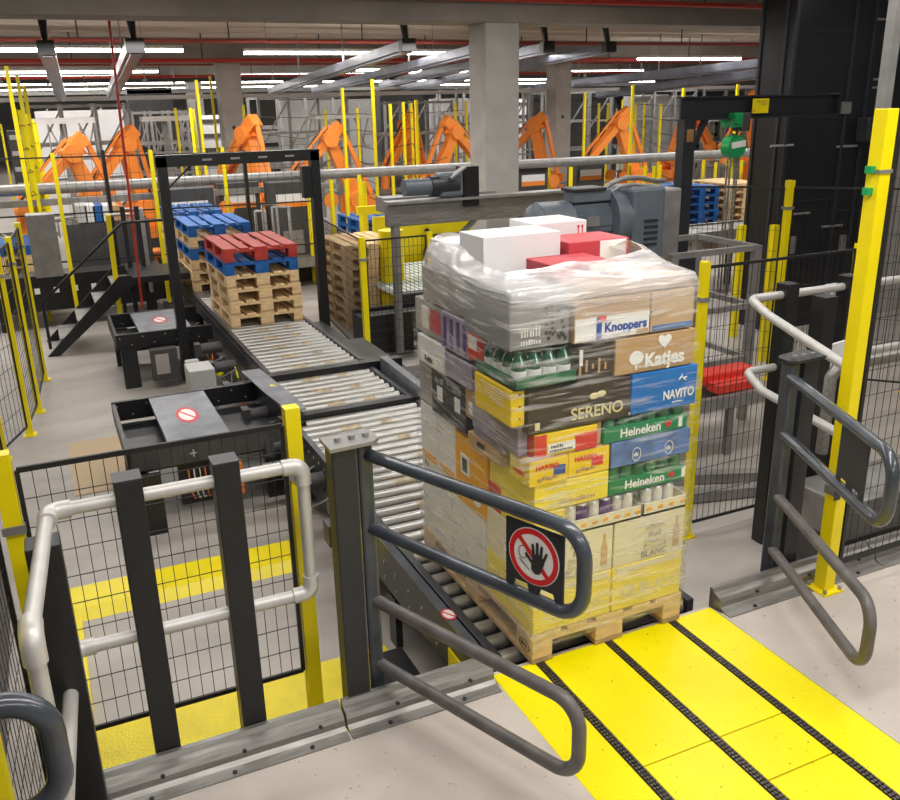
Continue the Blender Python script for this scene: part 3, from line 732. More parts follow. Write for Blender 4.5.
# ------------------------------------------------------------------ handrails
def handrail_left():
    o = thing('handrail', 'aluminium tube handrail with black square posts at the lower left', 'handrail', (-1.35, .1, 0))
    r = .024; Y = .1
    m_ = MB(); m_.tube((-1.76, Y, 1.1), (-.95, Y, 1.1), r, 14); m_.build('top_rail', 'alu', o)
    m_ = MB(); m_.tube((-1.76, Y, .57), (-.95, Y, .57), r, 14); m_.build('mid_rail', 'alu', o)
    m_ = MB(); m_.tube((-.925, Y, .60), (-.925, Y, 1.07), r, 14); m_.build('end_tube', 'alu', o)
    m_ = MB(); m_.tube((-1.783, Y-.02, 1.1), (-1.835, -.62, 1.1), r, 14); m_.build('side_top_rail', 'alu', o)
    m_ = MB(); m_.tube((-1.783, Y-.02, .57), (-1.835, -.65, .57), r, 14); m_.build('side_mid_rail', 'alu', o)
    m_ = MB(); m_.tube((-1.835, -.66, 1.07), (-1.835, -.66, .0), r, 14); m_.build('side_post_tube', 'alu', o)
    m_ = MB(); m_.tube((-1.782, Y, .54), (-1.782, Y, -.3), r*.95, 14); m_.build('corner_tube', 'alu', o)
    def elbow(c, a, b):
        c = Vector(c); a = Vector(a); b = Vector(b); e = MB(); R_ = .04
        ca = c+a*R_; pts = [c+a*.075]+[c+(a+b)*R_ - (b*math.cos(t*math.pi/12)+a*math.sin(t*math.pi/12))*R_ for t in range(7)]+[c+b*.075]
        e.path(pts, r*1.28, 14); e.build('elbow', 'alu', o)
    elbow((-.925, Y, 1.1), (-1, 0, 0), (0, 0, -1)); elbow((-.925, Y, .57), (-1, 0, 0), (0, 0, 1))
    elbow((-1.783, Y, 1.1), (1, 0, 0), (0, -1, 0)); elbow((-1.783, Y, .57), (1, 0, 0), (0, -1, 0))
    elbow((-1.835, -.66, 1.1), (0, 1, 0), (0, 0, -1))
    for x in (-1.525, -1.20):
        MB().box(x-.045, x+.045, .055, .085+.06, -.35, 1.175).build('post', 'black', o, bevel=.003)
        MB().box(x-.046, x+.046, .054, .146, 1.175, 1.18).build('post_cap', 'anthracite', o)
    MB().box(-1.85, -1.75, -.16, -.06, -.35, 1.10).build('post', 'black', o, bevel=.003)
    return o
handrail_left()

def wire(m_, p0, p1, z0, z1, sx=.05, sz=.1, w=.003):
    p0 = Vector((p0[0], p0[1], 0)); p1 = Vector((p1[0], p1[1], 0)); L = (p1-p0).length; d = (p1-p0)/L
    n = max(1, int(L/sx))
    for k in range(n+1):
        q = p0+d*(L*k/n); m_.bar(q+Vector((0, 0, z0)), q+Vector((0, 0, z1)), w, w, 0, False)
    n = max(1, int((z1-z0)/sz))
    for k in range(n+1):
        z = z0+(z1-z0)*k/n; m_.bar(p0+Vector((0, 0, z)), p1+Vector((0, 0, z)), w, w, 0, False)
    return m_
def fence(lb, pts, z0, z1, zb=None, post=True, pw=.06, post_extra=.0, sx=.05, sz=.1, w=.003, skip=(), fr_=.012, group=None, postmat='yellow'):
    x, y = pts[0]; zb = FL if zb is None else zb
    o = thing('mesh_fence', lb, 'fence', (x, y, zb), group)
    for i, (a, b) in enumerate(zip(pts, pts[1:])):
        if i in skip: continue
        d = (Vector(b)-Vector(a)).normalized(); a2 = Vector(a)+d*pw*.7; b2 = Vector(b)-d*pw*.7
        pn = wire(MB(), a2, b2, z0, z1, sx, sz, w).build('wire_panel', 'wire_black', o)
        f = MB()
        for z in (z0, z1): f.bar((a2.x, a2.y, z), (b2.x, b2.y, z), fr_, fr_*1.6)
        for q in (a2, b2): f.bar((q.x, q.y, z0), (q.x, q.y, z1), fr_*1.3)
        f.build('panel_frame', 'wire_black', pn)
    if post:
        for i, (a, b) in enumerate(pts):
            h = post_extra[i] if isinstance(post_extra, (list, tuple)) else post_extra
            if h is None: continue
            pb = MB().box(a-pw/2, a+pw/2, b-pw/2, b+pw/2, zb, z1+.02+h)
            pb.box(a-pw*1.0, a+pw*1.0, b-pw*1.0, b+pw*1.0, zb, zb+.01)
            pp = pb.build('post', postmat, o)
            cm = MB().box(a-pw*.65, a+pw*.65, b-pw*.65, b+pw*.65, z1-.22, z1-.19); cm.build('clamp', 'galv', pp)
    return o
# front-left fence seen through the handrail
fence('black wire mesh fence panel between yellow posts behind the left handrail', [(-1.90, .3), (-.90, .3)], .09, 1.19, pw=.058, post_extra=.05, w=.0027, sx=.044, sz=.105)
fence('wire mesh fence with yellow posts running along the left edge', [(-1.94, .22), (-2.0, -.62), (-1.985, -2.2)], -.4, 1.24, pw=.085, post_extra=[None, .25, .2], w=.0022, sz=.105)
fence('yellow post mesh fence along the far left aisle', [(-2.45, 3.4), (-2.28, 5.44), (-2.07, 6.03), (-1.98, 6.73), (-1.9, 7.94)], -.5, 1.15, pw=.06, post_extra=.03, sz=.2, sx=.08, w=.004)
tag(MB().bar((-2.42, 4.95, FL), (-2.44, 4.95, .45), .07).build('cable_duct', 'purple'), 'purple vertical duct at the far left fence', 'duct')
# tall yellow post right
o = thing('fence_post', 'tall yellow post with a bolted foot beside the right swing gate', 'post', (1.62, -.1, 0))
MB().box(1.585, 1.65, -.135, -.065, .01, 2.28).build('post', 'yellow', o, bevel=.003)
f = MB().box(1.55, 1.68, -.17, -.04, 0, .01); f.build('foot_plate', 'yellow', o)
b = MB(); [b.tube((x, y, .01), (x, y, .03), .009, 8) for x in (1.565, 1.665) for y in (-.155, -.055)]; b.each('bolt', 'galv', o)
k = MB().box(1.58, 1.655, -.14, -.06, .52, .565); k.box(1.65, 1.68, -.13, -.11, .51, .58); k.box(1.58, 1.655, -.14, -.06, 2.02, 2.035); k.build('clamp', 'galv', o)
k = MB().box(1.56, 1.60, -.142, -.139, .51, .56); k.build('hook', 'text_dark', o)
k = MB().box(1.555, 1.585, -.11, -.08, 2.02, 2.05); k.box(1.555, 1.585, -.11, -.08, 1.93, 1.96); k.each('hinge', 'green_hoist', o)
o = fence('black wire mesh panel right of the tall yellow post', [(1.68, -.09), (3.5, -.09)], .12, 2.24, zb=0, pw=.05, post_extra=[None, .02], sz=.12, w=.0022, fr_=.016)
cq = atY(884, 100, .35); c = MB().bar((cq.x, .35, FL), (cq.x, .35, 3.95), .05); o = tag(c.build('cable_conduit', 'galv'), 'grey conduit rising beside the tall yellow post at right', 'conduit')
# fence right of the load
fence('mesh fence between yellow posts right of the wrapped load', [(2.14, 1.54), (3.50, 1.54)], -.5, 1.31, pw=.05, post_extra=.02, sz=.2, sx=.05, w=.003)
fence('mesh fence set back behind the right fence, beside the black tower', [(4.3, 4.9), (5.3, 4.0), (6.2, 3.0)], -.5, 1.45, pw=.07, post_extra=.05, sz=.2, w=.003)
fence('mesh fence corner beside the roller conveyor', [(1.83, 9.1), (1.59, 6.62), (2.42, 6.62), (3.7, 6.62)], -.5, .88, pw=.065, post_extra=.02, sz=.1, sx=.05, w=.004)

# right guard rails
def rail(lb, segs, posts, r=.026):
    o = thing('guard_rail', lb, 'handrail', tuple(posts[0][:2])+(FL,))
    for pts in segs:
        P = [Vector(p) for p in pts]
        m_ = MB()
        q = [P[0]]
        for i in range(1, len(P)-1):
            a = (P[i-1]-P[i]).normalized(); b = (P[i+1]-P[i]).normalized(); R_ = .05
            for t in range(7): q.append(P[i]+(a+b)*R_-(b*math.cos(t*math.pi/12)+a*math.sin(t*math.pi/12))*R_ if abs(a.dot(b)) < .5 else P[i])
        q.append(P[-1])
        qq = [q[0]]
        for v in q[1:]:
            if (v-qq[-1]).length > 1e-4: qq.append(v)
        m_.path(qq, r, 12); m_.build('rail_tube', 'alu', o)
    for (x, y, z) in posts: MB().box(x-.05, x+.05, y-.05, y+.05, FL, z).build('post', 'black', o, bevel=.003)
    return o
A_ = atY(765, 314, 1.0); B_ = atY(760, 390, 1.0)
rail('aluminium tube guard rail with black posts behind the right swing gate',
     [[(A_.x+1.9, 1.25, A_.z+.02), (A_.x+.12, 1.25, A_.z+.03), (A_.x, .98, A_.z), (1.70, .0, A_.z)],
      [(B_.x+1.9, 1.25, B_.z+.02), (B_.x+.12, 1.25, B_.z+.03), (B_.x, .98, B_.z), (atZ(850, 440, B_.z).x, atZ(850, 440, B_.z).y, B_.z)]],
     [(A_.x+.32, .86, A_.z+.1), (A_.x+.42, 1.25, A_.z+.1), (A_.x+.95, 1.25, A_.z+.1)])
C_ = atY(832, 368, .7); D_ = atY(824, 452, .7)
o = MB().path([(C_.x+.9, .7, C_.z), (C_.x+.1, .7, C_.z), (C_.x+.04, .7, C_.z-.01), (C_.x, .7, C_.z-.06), (C_.x, .7, D_.z)], .036, 14).build('bent_tube', 'steel')
tag(o, 'bent steel tube standing behind the right swing gate', 'tube')
o = thing('end_cabinet', 'grey conveyor end housing behind the right gate arms', 'housing', (2.9, .6, FL))
MB().box(2.25, 3.6, .35, .75, -.12, .12).build('housing', 'steel_dull', o, bevel=.01)
MB().box(2.27, 3.6, .37, .73, FL, -.12).build('base', 'dark_cab', o)
q = MB().box(2.4, 2.43, .33, .35, -.5, -.2); q.tube((2.5, .34, -.25), (2.5, .34, -.4), .02); q.build('cylinder', 'galv', o)
o = MB().box(0, .30, -.01, .01, 0, .16).build('notice_card', 'sign_white', loc=(0, 0, 0)); o.location = atY(828, 368, 1.19); o.rotation_euler = (0, R(-6), 0); tag(o, 'white notice card hanging on the guard rail at right', 'notice')
p = atY(828, 340, 1.9); o = thing('junction_box', None, None, (p.x, 1.9, FL)); MB().box(p.x, p.x+.38, 1.9, 2.0, p.z, p.z+.42).build('box', 'cab_grey', o, bevel=.01); MB().box(p.x+.15, p.x+.22, 2.0, 2.06, FL, p.z+.3).build('stand', 'black', o); tag(o, 'grey junction box behind the right guard rail', 'box')

# ------------------------------------------------------------------ conveyors
def roller_section(lb, x0, x1, y0, y1, z, r=.038, pitch=.125, feet=True, side=.05, group=None, dark=()):
    o = thing('roller_conveyor', lb, 'conveyor', ((x0+x1)/2, y0, FL), group)
    n = int((y1-y0-.06)/pitch)
    for k in range(n+1):
        y = y0+.05+k*pitch
        rr = MB(); rr.tube((x0, y, z-r), (x1, y, z-r), r, 14)
        rr.build('roller', 'roller_steel', o)
        if k % 3 == 1:
            g = MB(); a = x0+(x1-x0)*.27; g.tube((a, y, z-r), (a+.16, y, z-r), r+.0006, 14, caps=False); g.tube((a+.32, y, z-r), (a+.42, y, z-r), r+.0006, 14, caps=False)
            g.each('worn_band', 'rust_soft', o)
    for s, x in ((-1, x0), (1, x1)):
        a, b = (x-.05, x-.008) if s < 0 else (x+.008, x+.05)
        MB().box(a, b, y0, y1, z-.19, z+.012).build('side_frame', 'anthracite', o, bevel=.004)
        bl = MB()
        for k in range(int((y1-y0)/.125)):
            xx = a-.004 if s < 0 else b+.004
            bl.tube((xx, y0+.06+k*.125, z-.06), (xx+(.004 if s < 0 else -.004), y0+.06+k*.125, z-.06), .01, 6)
        bl.each('bolt', 'galv', o)
    MB().box(x0, x1, y0, y1, z-.19, z-.17).build('drip_tray', 'black', o)
    if feet:
        yy = [y0+.15, y1-.2] if y1-y0 < 4 else [y0+.15, (y0+y1)/2, y1-.2]
        for y in yy:
            for x in (x0-.04, x1+.04): MB().box(x-.04, x+.04, y-.04, y+.04, FL, z-.19).build('leg', 'black', o)
    return o
mm('rust_soft', (.40, .33, .23), .4, .5, var=.3, vscale=20)
roller_section('roller conveyor directly under and behind the wrapped load', -.085, .92, .1, 3.55, 0.)
roller_section('short roller conveyor section in front of the red-topped stack', .02, .90, 3.68, 4.62, 0.01)
roller_section('long roller conveyor carrying the stacks of empty pallets', .03, .87, 4.78, 12.2, 0.045, r=.036, pitch=.13)
o = thing('guard_plate', 'dark steel corner plate on the left edge of the conveyor', 'plate', (-.1, 4.2, .03))
MB().prism([(-.22, 4.9), (-.05, 4.9), (.02, 3.9), (.02, 3.62), (-.12, 3.6), (-.18, 4.2)], (0, 0, .06), (1, 0, 0), (0, 1, 0), (0, 0, .012)).build('plate', 'plate_grey', o)
MB().prism([(-.10, 4.32), (-.04, 4.30), (-.075, 4.38)], (0, 0, .0725), (1, 0, 0), (0, 1, 0), (0, 0, .001)).build('warning_triangle', 'yellow', o)
MB().box(-.15, -.06, 3.65, 4.85, -.25, .06).build('support', 'black', o)
tag(MB().box(-.2, 1.0, 3.57, 3.66, -.12, .03).build('cross_beam', 'black'), 'black cross beam between the two roller sections', 'beam')
tag(MB().box(-.05, 1.25, 4.64, 4.75, -.12, .06).build('cross_beam', 'black'), 'black cross beam in front of the long pallet conveyor', 'beam')
tag(MB().box(1.03, 1.08, 1.9, 3.1, -.02, .05).build('guide_strip', 'green_strip'), 'green guide strip at the right of the roller conveyor', 'guide strip')
o = thing('side_guide', 'black guide frame on the right of the rollers', 'guide', (1.3, 3.8, -.2))
MB().bar((1.0, 3.05, .04), (1.05, 4.6, .04), .07, .14).build('guide', 'plate_grey', o); MB().box(1.15, 2.6, 3.5, 4.6, -.3, -.02).build('drive_box', 'black', o, bevel=.02)
MB().box(1.35, 1.44, 3.48, 3.5, -.1, .0).build('sensor', 'sign_white', o)

# sloping side plate of the load conveyor, left of the pallet
o = thing('conveyor_side_plate', 'dark steel side plate with a round warning sticker left of the pallet', 'conveyor part', (-.15, .8, FL))
MB().prism([(.12, -.0), (1.9, -.0), (1.9, -.26), (.3, -.26), (.12, -.2)], (-.19, 0, 0), (0, 1, 0), (0, 0, 1), (.02, 0, 0)).build('web', 'anthracite', o)
MB().prism([(-.19, .15), (-.145, .15), (-.145, 1.75), (-.19, 1.9)], (0, 0, .0), (1, 0, 0), (0, 1, 0), (0, 0, .008)).build('flange', 'gate_tube', o)
bl = MB()
for k in range(9):
    for z in (-.10, -.2): bl.tube((-.198, .25+k*.18, z), (-.19, .25+k*.18, z), .009, 8)
bl.each('bolt', 'galv', o)
pl = MB().box(-.2, -.193, .13, .46, -.25, -.13); pl.build('yellow_bracket', 'yellow', o)
st = MB(); st.prism([(.035*math.cos(t*math.pi/12), .05*math.sin(t*math.pi/12)) for t in range(24)], (-.165, .52, .0085), (1, 0, 0), (0, 1, 0), (0, 0, .001)); s_ = st.build('sticker', 'sign_red', o)
st = MB(); st.prism([(.027*math.cos(t*math.pi/12), .04*math.sin(t*math.pi/12)) for t in range(24)], (-.165, .52, .0098), (1, 0, 0), (0, 1, 0), (0, 0, .001)); st.build('white_disc', 'sign_white', s_)
st = MB(); st.add([(-.187, .547, .0112), (-.179, .553, .0112), (-.143, .493, .0112), (-.151, .487, .0112)], [(0, 1, 2, 3)]); st.build('bar', 'sign_red', s_)
MB().box(-.5, -.2, .25, 1.1, FL, -.52).build('foot_beam', 'black', o)
MB().box(-.19, -.15, 1.2, 1.3, FL, -.28).build('leg', 'black', o)
# white floor marking wedge
tag(MB().box(-.52, 1.2, .06, .55, FL, FL+.02).build('floor_channel', 'black'), 'black floor channel under the conveyor front', 'channel')

# yellow floor edges
def band(x0, x1, y0, y1, z, h, lb, cat='floor plate', m_='tread_yellow'):
    o = MB().box(x0, x1, y0, y1, z, z+h).build('floor_plate', m_, bevel=.01); tag(o, lb, cat); return o
band(-1.95, -.25, .14, 1.24, FL, .03, 'yellow tread plate on the lower floor just behind the left edge rail')
o = thing('cable_ramp', 'yellow cable cover running across the floor behind the fence', 'cable cover', (-1.2, 2.5, FL))
MB().prism([(2.32, 0), (2.4, .05), (2.68, .05), (2.78, 0)], (-1.92, 0, FL), (0, 1, 0), (0, 0, 1), (1.5, 0, 0)).build('cross_cover', 'yellow', o)
MB().box(-1.92, -1.80, 1.26, 2.3, FL, FL+.05).build('side_cover', 'yellow', o)
tag(MB().box(-1.75, -1.15, 4.3, 5.6, FL, FL+.006).build('board', 'panel_board'), 'tan board lying on the aisle floor at left', 'board')

# takeaway tables left
def table(lb, x0, x1, y0, y1, z, plate, legs, sign=True, slots=False, cross_to=None):
    o = thing('transfer_table', lb, 'conveyor table', ((x0+x1)/2, (y0+y1)/2, FL))
    for i, y in enumerate((y0, y1)):
        xx1 = (cross_to or x1)
        b = MB().box(x0, xx1, y-.02, y+.02, z-.16, z+.01).build('side_beam', 'black', o, bevel=.003)
        bl = MB()
        for k in range(int((xx1-x0)/.12)): bl.tube((x0+.04+k*.12, y-.024, z-.03-.08*(k % 2)), (x0+.04+k*.12, y-.02, z-.03-.08*(k % 2)), .009, 6)
        bl.each('bolt', 'galv', b)
    px0, px1 = plate
    MB().box(px0, px1, y0+.02, y1-.02, z-.04, z+.005).build('cover_plate', 'plate_grey', o)
    MB().box(x0, px0-.01, y0+.02, y0+.06, z-.16, z-.05).build('cross_beam', 'black', o)
    MB().box(x0, x0+.03, y0, y1, z-.16, z).build('end_beam', 'black', o)
    MB().box(x0+.05, (cross_to or x1)-.05, y0+.1, y1-.1, z-.22, z-.16).build('under_tray', 'black', o)
    for (lx, ly) in legs: MB().box(lx, lx+.17, ly, ly+.07, FL, z-.14).build('leg', 'black', o)
    if sign:
        cx, cy = (px0+px1)/2, (y0+y1)/2; ry = (y1-y0)*.16; rx = .085
        d = MB(); d.prism([(rx*math.cos(t*math.pi/12), ry*math.sin(t*math.pi/12)) for t in range(24)], (cx, cy, z+.005), (1, 0, 0), (0, 1, 0), (0, 0, .002)); q = d.build('sticker', 'sign_red', o)
        d = MB(); d.prism([(rx*.75*math.cos(t*math.pi/12), ry*.75*math.sin(t*math.pi/12)) for t in range(24)], (cx, cy, z+.007), (1, 0, 0), (0, 1, 0), (0, 0, .001)); d.build('white_disc', 'sign_white', q)
        d = MB(); d.bar((cx-rx*.55, cy+ry*.55, z+.0085), (cx+rx*.55, cy-ry*.55, z+.0085), .018, .001); d.build('bar', 'sign_red', q)
    return o
t2 = table('black transfer table with a grey cover plate and red sticker, nearer of two', -1.36, -.2, 3.5, 4.72, 0., (-1.06, -.60), [(-1.33, 3.3), (-1.33, 4.5), (-.35, 3.55)], cross_to=-.02)
lt = MB().box(-1.34, -.08, 3.46, 3.475, -.15, -.0)
lt.build('slotted_face', 'dark_cab', t2)
lettering('+', .12, (-.93, 3.455, -.12), 'front', 'cab_grey', t2, 'mark')
t1 = table('black transfer table with a red sticker, further back by the portal frame', -1.12, -.08, 7.15, 8.25, 0., (-.86, -.30), [(-1.09, 7.1), (-1.09, 8.1), (-.4, 7.3)])
o = thing('electrical_box', 'small dark panel box hanging below the further transfer table', 'panel box', (-.7, 6.95, FL))
MB().box(-.8, -.52, 6.9, 7.05, -.5, -.15).build('box', 'dark_cab', o); MB().box(-.76, -.62, 6.88, 6.9, -.42, -.2).build('face', 'kraft_grey', o)
p = atZ(190, 388, FL+.12); 
q1 = atY(189, 372, 5.3); q2 = atY(215, 370, 5.3)
tag(MB().box(q1.x, q2.x, 5.3, 5.62, FL, q1.z).build('control_box', 'cab_grey', bevel=.01), 'light grey control box standing beside the conveyor', 'box')
tag(MB().box(-.52, -.38, 6.3, 6.4, FL+.1, -.16).build('control_box', 'cab_grey', bevel=.01), 'small light grey box on the portal post foot', 'box')
o = thing('beacon', 'yellow connector on a cable beside the left conveyor edge', 'connector', (-.2, 6.0, -.25)); MB().ball((-.25, 5.9, -.2), .045).build('head', 'yellow', o); MB().path([(-.2, 5.9, -.2), (-.1, 5.85, -.15), (-.08, 5.8, -.3)], .012, 6).build('cable', 'yellow', o)
# cabling and drives along the conveyor flank
o = thing('drive_unit', 'cluster of motors and cables along the left flank of the conveyor', 'drive', (-.15, 5.2, FL))
rnd = random.Random(11)
for k in range(10):
    y = 1.9+k*.8; q = MB(); q.tube((-.3, y, -.15), (-.08, y, -.15), .06, 12); q.box(-.36, -.3, y-.06, y+.06, -.22, -.08); q.build('motor', 'dark_cab', o)
for k in range(14):
    y = 1.8+k*.55; q = MB(); q.path([(-.12, y, -.12), (-.2-.1*rnd.random(), y+.1, -.22), (-.14, y+.25, -.34-.1*rnd.random()), (-.1, y+.4, -.2)], .008, 5); q.build('cable', 'galv' if k % 3 else 'orange_dull', o)
MB().box(-.12, -.06, 1.9, 9.5, -.42, -.26).build('cable_duct', 'black', o)
# machinery under table 2 seen through fence
o = thing('pneumatic_unit', 'bundle of hoses and valves under the nearer transfer table', 'valve unit', (-.8, 3.45, FL))
for k in range(8): MB().path([(-.95+.04*k, 3.45, -.2), (-.95+.04*k, 3.42, -.35), (-.92+.035*k, 3.5, -.46), (-.9+.04*k, 3.6, -.5)], .006, 5).build('hose', 'can_white' if k % 3 else 'orange_dull', o)
MB().box(-1.0, -.55, 3.62, 3.72, -.55, -.2).build('frame', 'black', o); MB().box(-.62, -.56, 3.4, 3.5, -.45, -.2).build('bracket', 'orange_dull', o)
MB().box(-.5, -.1, 3.3, 3.36, -.3, -.22).build('rail', 'galv', o)

# black portal frame
o = thing('portal_frame', 'black steel portal frame straddling the roller conveyor', 'portal frame', (.4, 7.12, FL))
MB().box(-.47, -.37, 7.05, 7.17, FL, 1.86).build('left_post', 'black', o); MB().box(1.19, 1.29, 7.05, 7.17, FL, 1.86).build('right_post', 'black', o)
MB().box(-.47, 1.29, 7.05, 7.17, 1.76, 1.88).build('lintel', 'black', o)
b = MB()
for k in range(4): b.box(.0+.3*k, .1+.3*k, 7.045, 7.05, 1.81, 1.83)
b.each('marking', 'galv', o)
MB().bar((-.37, 7.1, 1.55), (-.1, 7.1, 1.78), .02).build('brace', 'black', o); MB().box(1.08, 1.18, 7.04, 7.14, 1.35, 1.7).build('sensor_box', 'black', o)
for x in (-.52, 1.14): MB().box(x, x+.2, 6.98, 7.24, FL, FL+.012).build('foot', 'steel_dull', o)

# ------------------------------------------------------------------ overhead
def lamp_strip(a, b, lb):
    a = Vector(a); b = Vector(b)
    o = thing('strip_light', lb, 'ceiling light', (a+b)/2, 'fluorescent strips under the slab')
    MB().bar(a+Vector((0, 0, .05)), b+Vector((0, 0, .05)), .12, .05).build('housing', 'white_film', o)
    MB().bar(a, b, .09, .05).build('tube', 'lamp', o)
    q = MB()
    for t in (.1, .9): c = a.lerp(b, t); q.bar(c+Vector((0, 0, .06)), (c.x, c.y, 3.98), .012)
    q.each('hanger', 'galv', o)
for i, (xa, xb, y, lb) in enumerate(((-5.5, .95, 13.5, 'front row strip light at the upper left'), (2.15, 6.3, 14.2, 'front row strip light left of the big column'), (12.6, 15.9, 16.6, 'front row strip light near the black tower'),
        (-6, 1.7, 22.6, 'second row strip light at the left'), (-6, 1.3, 26, 'third row strip light at the left'), (3.8, 8.8, 26, 'third row strip light right of the left column'), (9.6, 13.5, 24.8, 'second row strip light behind the big column'),
        (15, 19, 25, 'second row strip light at right'), (7.2, 9.2, 22.6, 'short second row strip light above the middle robots'), (-.8, 3.4, 29.8, 'strip light behind the left column, beyond the third row'), (-6, 8, 34, 'fourth row strip light at the left'), (10, 22, 35, 'fourth row strip light at right'), (-4, 14, 43, 'furthest row strip light at the left'), (18, 34, 44, 'furthest row strip light at right'))):
    lamp_strip((xa, y, 3.27), (xb, y, 3.27), lb)
def pipe(a, b, r, m_, lb):
    o = MB().tube(a, b, r, 10).build('sprinkler_pipe', m_); tag(o, lb, 'pipe', 'red sprinkler pipes')
    if m_.startswith('pipe_red') and abs(a[2]-b[2]) < .1:
        q = MB(); x = a[0]+1
        while x < b[0]: q.tube((x, a[1], a[2]), (x, a[1], 3.95), .014, 6); x += 2.6
        q.each('hanger', 'anthracite', o)
pipe((-12, 7.75, 3.55), (30, 7.75, 3.55), .035, 'pipe_red', 'red pipe on the front ceiling beam, nearest of the overhead pipes')
pipe((-12, 10.4, 3.5), (30, 10.4, 3.5), .03, 'pipe_red_dull', 'dull red overhead pipe, second from the camera')
pipe((-12, 14.7, 3.5), (30, 14.7, 3.5), .035, 'pipe_red_dull', 'dull red overhead pipe just behind the front strip lights')
pipe((-12, 17.6, 3.3), (30, 17.6, 3.3), .045, 'pipe_red', 'thick bright red overhead pipe before the rear columns')
pipe((-12, 21.6, 3.4), (30, 21.6, 3.4), .035, 'pipe_red_dull', 'dull red overhead pipe behind the rear columns')
pipe((-12, 24.5, 3.2), (30, 24.5, 3.2), .045, 'pipe_red', 'far red overhead pipe near the back wall')
pipe((-.56, 9.0, 3.98), (-.64, 9.0, -.1), .016, 'pipe_red', 'thin red pipe dropping from the ceiling to the left conveyor')
o = MB()
for k in range(40):
    x = -8+k*1.0; o.tube((x, 19.6+(k % 3)*2.4, 3.95), (x, 19.6+(k % 3)*2.4, 3.0), .012, 5); o.tube((x, 19.6+(k % 3)*2.4, 3.0), (x, 19.6+(k % 3)*2.4, 2.93), .04, 8)
o = o.build('sprinkler_drops', 'galv'); tag(o, 'row of small sprinkler drops hanging under the rear ceiling', 'sprinklers', kind='stuff')

def tray(a, b, w, h, lb, m_='louvre'):
    a = Vector(a); b = Vector(b); d = (b-a).normalized()
    o = thing('ventilation_duct', lb, 'duct', a, 'long grey ducts hung under the ceiling')
    t = MB(); s = Vector((d.y, -d.x, 0)).normalized()
    t.bar(a, b, w, h); t.bar(a+Vector((0, 0, -h/2-.02)), b+Vector((0, 0, -h/2-.02)), w*.6, .04)
    t.build('duct', m_, o)
    k = MB().bar(a-d*.05+Vector((0, 0, .0)), a+d*.12+Vector((0, 0, .0)), w*1.08, h*1.3); k.build('end_cap', 'black', o)
    q = MB()
    for s_ in (-1, 1): q.bar(a+d*.05+s*s_*.02*w, a+d*.35*(1 if s_ > 0 else 1)+Vector((0, 0, 3.98-a.z))+s*s_*w*.3, .05)
    q.each('hanger', 'black', o)
    q = MB()
    for t_ in (.35, .7): c = a.lerp(b, t_); q.bar(c, (c.x, c.y, 3.98), .025)
    q.each('hanger', 'galv', o)
def V3(p): return (p.x, p.y, p.z)
for (a, b, w, h, lb) in (((46, 48, 10.6), (61, 96, 19), .2, .14, 'grey ceiling duct at the far left of the frame'), ((135, 46, 10.2), (112, 94, 18.5), .22, .14, 'grey and copper coloured ceiling duct, second from the left'),
        ((408, 45, 10.2), (272, 91, 20), .2, .14, 'ceiling duct left of the big column, front one'), ((490, 46, 11.0), (315, 90, 21), .2, .14, 'ceiling duct passing behind the top of the big column'),
        ((548, 47, 11.2), (382, 84, 22), .2, .14, 'ceiling duct just right of the big column, shorter one'), ((610, 47, 11.5), (402, 88, 24), .2, .14, 'ceiling duct right of the big column with a black end cap'),
        ((772, 62, 12), (527, 88, 24), .30, .17, 'ceiling duct running towards the black tower, upper one'), ((775, 71, 12.5), (600, 94, 21), .30, .17, 'ceiling duct running towards the black tower, lower one')):
    A = atY(a[0], a[1], a[2]); B = atY(b[0], b[1], b[2]); tray(V3(A), V3(B), w, h, lb)

# transverse steel beam across the hall in front of the robots
o = MB().tube((-9, 12.9, 1.2), (20, 12.9, 1.1), .09, 12).build('cross_beam', 'galv'); tag(o, 'long grey tubular beam across the hall in front of the robots', 'beam')
o = MB().bar((-9, 12.6, 1.0), (3.2, 12.6, .98), .1, .1).build('cross_beam', 'steel_dull'); tag(o, 'lower grey beam across the hall at the left', 'beam')

